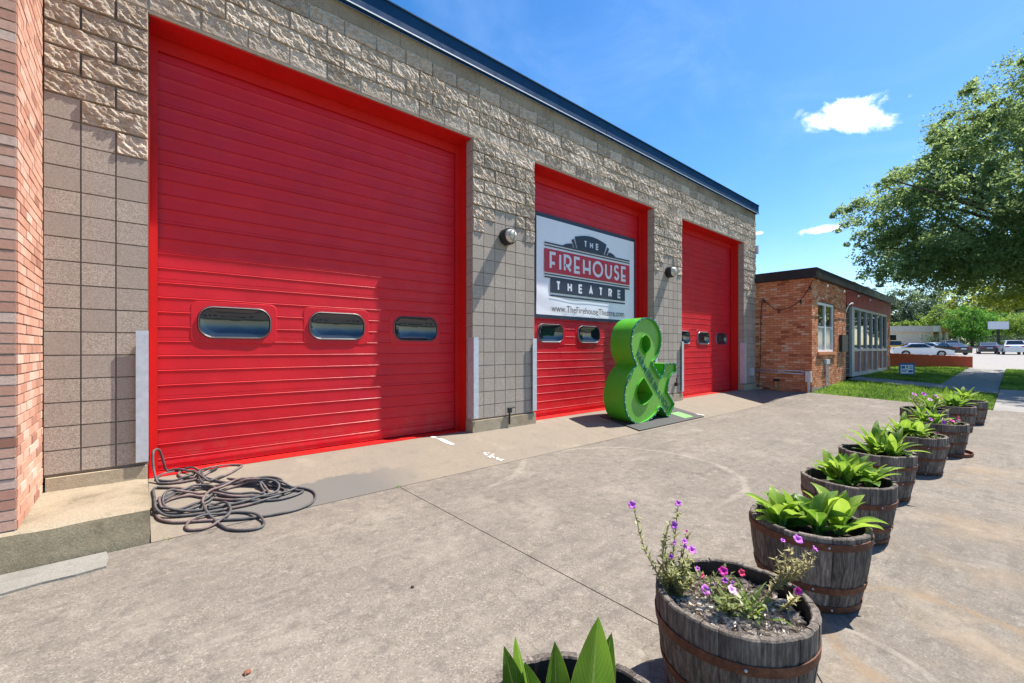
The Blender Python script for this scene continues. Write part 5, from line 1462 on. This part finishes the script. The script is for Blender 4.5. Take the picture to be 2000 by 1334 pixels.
    for cx in (K['wb'],-K['wb']):
        for sg in (-1,1):
            wh=MB(); r_=K['wr']; n=20; prof=[(r_*.62,.10),(r_*.9,.115),(r_,.09),(r_,-.09),(r_*.6,-.1)]
            b=len(wh.v)
            for (a,h) in prof:
                for j in range(n): wh.v.append((cx+a*math.cos(2*PI*j/n),sg*(w*.9+h-.02),r_+a*math.sin(2*PI*j/n)))
            for i in range(len(prof)-1):
                for j in range(n): wh.face((b+i*n+j,b+i*n+(j+1)%n,b+(i+1)*n+(j+1)%n,b+(i+1)*n+j))
            wo=wh.build('wheel',TYRE,t,off=(0,0,0),autos=40)
            rm=MB(); rm.v.append((cx,sg*(w*.9+.06),r_))
            for j in range(n): rm.v.append((cx+r_*.63*math.cos(2*PI*j/n),sg*(w*.9+.085),r_+r_*.63*math.sin(2*PI*j/n)))
            for j in range(n): rm.face((0,1+j,1+(j+1)%n),j%4==3)
            rm.build('rim',[RIM,TYRE],wo,off=(0,0,0))
    fz=K['prof'][1][1]; tz=K['tail'][1][1]-.1
    for sg in (-1,1):
        g=MB(); g.box(K['l']*.90,K['l']*1.0,sg*w*.62-.16,sg*w*.62+.16,fz-.06,fz+.07); g.build('headlight',LAMPW,t,off=(0,0,0))
        g=MB(); g.box(-K['l']*1.004,-K['l']*.93,sg*w*.70-.17,sg*w*.70+.17,tz-.09,tz+.06); g.build('tail_light',LAMPR,t,off=(0,0,0))
        g=MB(); g.box(K['roof'][0][0]-.35,K['roof'][0][0]-.18,sg*(w+.02)-(.0 if sg>0 else .16),sg*(w+.02)+(.16 if sg>0 else 0),belt+.0,belt+.13); g.build('mirror',paint,t,off=(0,0,0))
    g=MB(); g.box(-K['l']*1.008,-K['l']*.99,-.26,.26,tz-.24,tz-.12); g.build('number_plate',WHITEP,t,off=(0,0,0))
    g=MB(); g.box(K['l']*.96,K['l']*1.003,-.5,.5,.34,.50); g.build('grille',BLACK,t,off=(0,0,0))
    return t
WH=car_paint('white_car_paint',(.78,.78,.80)); BK=car_paint('black_car_paint',(.012,.014,.018)); SV=car_paint('silver_car_paint',(.50,.52,.56)); GY_=car_paint('grey_car_paint',(.16,.17,.18)); MR=car_paint('maroon_car_paint',(.10,.03,.04)); YL=car_paint('yellow_car_paint',(.72,.40,.04)); NB=car_paint('dark_blue_car_paint',(.02,.025,.05))
car('white sedan parked nearest, just behind the low red wall','car',1799,46,-72,'sedan',WH)
car('black sedan with red tail light behind the white sedan nose','car',1853,53,35,'sedan',BK)
car('grey wagon parked by the beige porch','car',1850,64,20,'suv',GY_)
car('white car with only its roof showing behind the white sedan','car',1815,62,60,'sedan',WH)
car('dark maroon car parked left behind the white sedan','car',1774,62,20,'sedan',MR)
car('yellow off-road vehicle with black rear, beside the brick building edge','car',1746,57,-60,'jeep',YL)
car('dark blue sedan seen from behind near the hedge','car',1929,56,6,'sedan',NB)
car('white sport utility seen from behind at the right edge','car',1975,52,9,'suv',WH)

# ------------------------------------------------------------------ small ground bits
def weed(x,y,n,s,label,seed):
    r=random.Random(seed); V,F,U,T=[],[],[],[]; t=thing('weed',label,'weed',(x,y,gz(x,y)-.03),'weeds in the driveway joint')
    for _ in range(n): leaf(V,F,U,T,(x+r.uniform(-.06,.06)*s*8,y+r.uniform(-.012,.012),gz(x,y)-.02),r.uniform(0,6.3),r.uniform(.3,1.3),s*r.uniform(.6,1.2),s*.14,r.uniform(.2,1),.2,r)
    leaves_obj('blades',V,F,U,T,GRASSM,t)
weed(2.04,-1.10,14,.06,'tuft of weeds where the driveway joints meet',1)
weed(.16,-1.10,22,.05,'green weeds at the foot of the concrete step corner',2)
weed(2.62,-1.094,6,.04,'tiny weed sprig in the joint right of the joint corner',3)
for i,(x,y,s,c,lab) in enumerate(((.365,-3.05,.016,(.22,.09,.05),'brown crumb lying alone on the driveway at the lower left'),(1.25,-2.9,.012,(.05,.045,.04),'dark crumb of bark on the driveway between hose and front barrel'),(1.38,-4.22,.014,(.05,.04,.035),'dark clod beside the nearest whole petunia barrel'))):
    m=MB(); m.sphere((x,y,gz(x,y)+s*.4),s,8,5,sz=.6); m.v=[(a+.3*s*noise.noise(Vector((a*90,b*90,c_*90))),b+.3*s*noise.noise(Vector((b*90,c_*90,a*90))),c_) for a,b,c_ in m.v]
    tag(m.build('crumb',simple('crumb_%d'%i,c,.9)),lab,'debris')
m=MB(); m.tube([tuple(p) for p in catmull([(2.07,-4.60,.34),(2.10,-4.66,.28),(2.12,-4.72,.12),(2.11,-4.80,.012)],4)],.003,5); tag(m.build('drip_line',BLACK),'thin black drip tube hanging off the near petunia barrel','tube')
# power line far off
m=MB()
for k in range(2):
    z=9.6+.35*k; m.tube([tuple(cw(44+s*4,60,z-.5*math.sin(PI*s/8))) for s in range(9)],.02,5)
tag(m.build('power_line',BLACK),'thin overhead wires above the eave of the brick building','wire')

# ------------------------------------------------------------------ light
SD=Vector((3.64,-1.0,6.2)).normalized()
el=math.asin(SD.z); rot=math.atan2(SD.x,SD.y)
w=bpy.data.worlds.new('World'); scene.world=w; w.use_nodes=True; nt=w.node_tree; N=nt.nodes; Lk=nt.links
bgn=N['Background']; sky=N.new('ShaderNodeTexSky'); sky.sky_type='NISHITA'; sky.sun_disc=False; sky.sun_elevation=el; sky.sun_rotation=rot
sky.air_density=1.0; sky.dust_density=.35; sky.ozone_density=2.2; sky.altitude=0
hs=N.new('ShaderNodeHueSaturation'); hs.inputs['Saturation'].default_value=1.36; hs.inputs['Hue'].default_value=.502; Lk.new(sky.outputs[0],hs.inputs['Color'])
tc=N.new('ShaderNodeTexCoord')
def vm(op,a,b=None):
    n=N.new('ShaderNodeVectorMath'); n.operation=op
    for i,v in enumerate((a,b)):
        if v is None: continue
        if isinstance(v,bpy.types.NodeSocket): Lk.new(v,n.inputs[i])
        else: n.inputs[i].default_value=v
    return n
def mm(op,a,b=0.):
    n=N.new('ShaderNodeMath'); n.operation=op
    for i,v in enumerate((a,b)):
        if isinstance(v,bpy.types.NodeSocket): Lk.new(v,n.inputs[i])
        else: n.inputs[i].default_value=v
    return n.outputs[0]
def mr(v,a,b,lo=0.,hi=1.):
    n=N.new('ShaderNodeMapRange'); n.interpolation_type='SMOOTHSTEP'; Lk.new(v,n.inputs[0])
    for i,x in enumerate((a,b,lo,hi)): n.inputs[i+1].default_value=x
    return n.outputs[0]
dirn=tc.outputs['Generated']; colr=hs.outputs[0]
def cloud(cdir,a,b,skew,seed,amt=1.,sc=9):
    global colr
    c=Vector(cdir).normalized(); e1=Vector((c.y,-c.x,0)).normalized(); e2=e1.cross(c); e2=e2 if e2.z>0 else -e2
    dc=vm('DOT_PRODUCT',dirn,c).outputs['Value']; u=mm('DIVIDE',vm('DOT_PRODUCT',dirn,e1).outputs['Value'],dc); v=mm('DIVIDE',vm('DOT_PRODUCT',dirn,e2).outputs['Value'],dc)
    v=mm('SUBTRACT',v,mm('MULTIPLY',u,skew))
    cb=N.new('ShaderNodeCombineXYZ'); Lk.new(mm('MULTIPLY',u,.75),cb.inputs[0]); Lk.new(v,cb.inputs[1]); cb.inputs[2].default_value=seed
    n1=N.new('ShaderNodeTexNoise'); Lk.new(cb.outputs[0],n1.inputs['Vector']); n1.inputs['Scale'].default_value=sc; n1.inputs['Detail'].default_value=9; n1.inputs['Roughness'].default_value=.6; n1.inputs['Distortion'].default_value=.4
    d=mm('SQRT',mm('ADD',mm('POWER',mm('ABSOLUTE',mm('DIVIDE',u,a)),2.),mm('POWER',mm('ABSOLUTE',mm('DIVIDE',v,b)),2.)))
    f=mm('ADD',mm('SUBTRACT',1.,d),mm('MULTIPLY',mm('SUBTRACT',n1.outputs['Fac'],.5),3.6))
    f=mm('MULTIPLY',mm('MULTIPLY',mr(f,.12,.75,0,amt),mr(d,1.9,1.2)),mr(dc,.5,.6))
    n2=N.new('ShaderNodeTexNoise'); Lk.new(cb.outputs[0],n2.inputs['Vector']); n2.inputs['Scale'].default_value=sc*2.2; n2.inputs['Detail'].default_value=6
    sh=mr(n2.outputs['Fac'],.3,.6)
    cm=N.new('ShaderNodeMix'); cm.data_type='RGBA'; Lk.new(sh,cm.inputs[0]); cm.inputs[6].default_value=(6.6,7.8,9.2,1); cm.inputs[7].default_value=(11.5,11.5,11.5,1)
    mx=N.new('ShaderNodeMix'); mx.data_type='RGBA'; Lk.new(f,mx.inputs[0]); Lk.new(colr,mx.inputs[6]); Lk.new(cm.outputs[2],mx.inputs[7]); colr=mx.outputs[2]
vs=N.new('ShaderNodeMapping'); Lk.new(dirn,vs.inputs[0]); vs.inputs['Scale'].default_value=(1.2,2.2,3.); vs.inputs['Rotation'].default_value=(0,.5,.4)
nv=N.new('ShaderNodeTexNoise'); Lk.new(vs.outputs[0],nv.inputs['Vector']); nv.inputs['Scale'].default_value=1.7; nv.inputs['Detail'].default_value=7; nv.inputs['Roughness'].default_value=.62; nv.inputs['Distortion'].default_value=.7
mv=N.new('ShaderNodeMix'); mv.data_type='RGBA'; Lk.new(mr(nv.outputs['Fac'],.42,.78,0.,.11),mv.inputs[0]); Lk.new(colr,mv.inputs[6]); mv.inputs[7].default_value=(5.2,6.6,8.6,1); colr=mv.outputs[2]
cloud((1.246,.247,.5366),.088,.036,-.20,1.3,1.,15)
cloud((1.20,.285,.2736),.040,.009,.06,4.1,.9,24)
cloud((1.07,.38,.262),.012,.004,.0,9.2,.5,40)
Lk.new(colr,bgn.inputs['Color']); bgn.inputs['Strength'].default_value=.102
sl=bpy.data.lights.new('sun','SUN'); sl.energy=4.9; sl.angle=R(.5); sl.color=(1,.95,.87)
so_=bpy.data.objects.new('sun',sl); col.objects.link(so_); so_.rotation_euler=(-SD).to_track_quat('-Z','Y').to_euler(); so_.location=(10,-10,30)

# ------------------------------------------------------------------ camera
cd=bpy.data.cameras.new('camera'); co=bpy.data.objects.new('camera',cd); col.objects.link(co)
co.location=(0,-5.27,1.44); fwd=Vector((.652,.758,0)); co.rotation_euler=fwd.to_track_quat('-Z','Y').to_euler()
cd.sensor_width=36; cd.sensor_fit='HORIZONTAL'; cd.lens=848/2000*36; cd.shift_x=0; cd.shift_y=(680-667)/2000; cd.clip_start=.05; cd.clip_end=2000
scene.camera=co
scene.view_settings.view_transform='Standard'; scene.view_settings.look='None'; scene.view_settings.exposure=1.06; scene.view_settings.gamma=1
scene.render.film_transparent=False
try: scene.cycles.max_bounces=8; scene.cycles.diffuse_bounces=4; scene.cycles.use_denoising=True
except Exception: pass
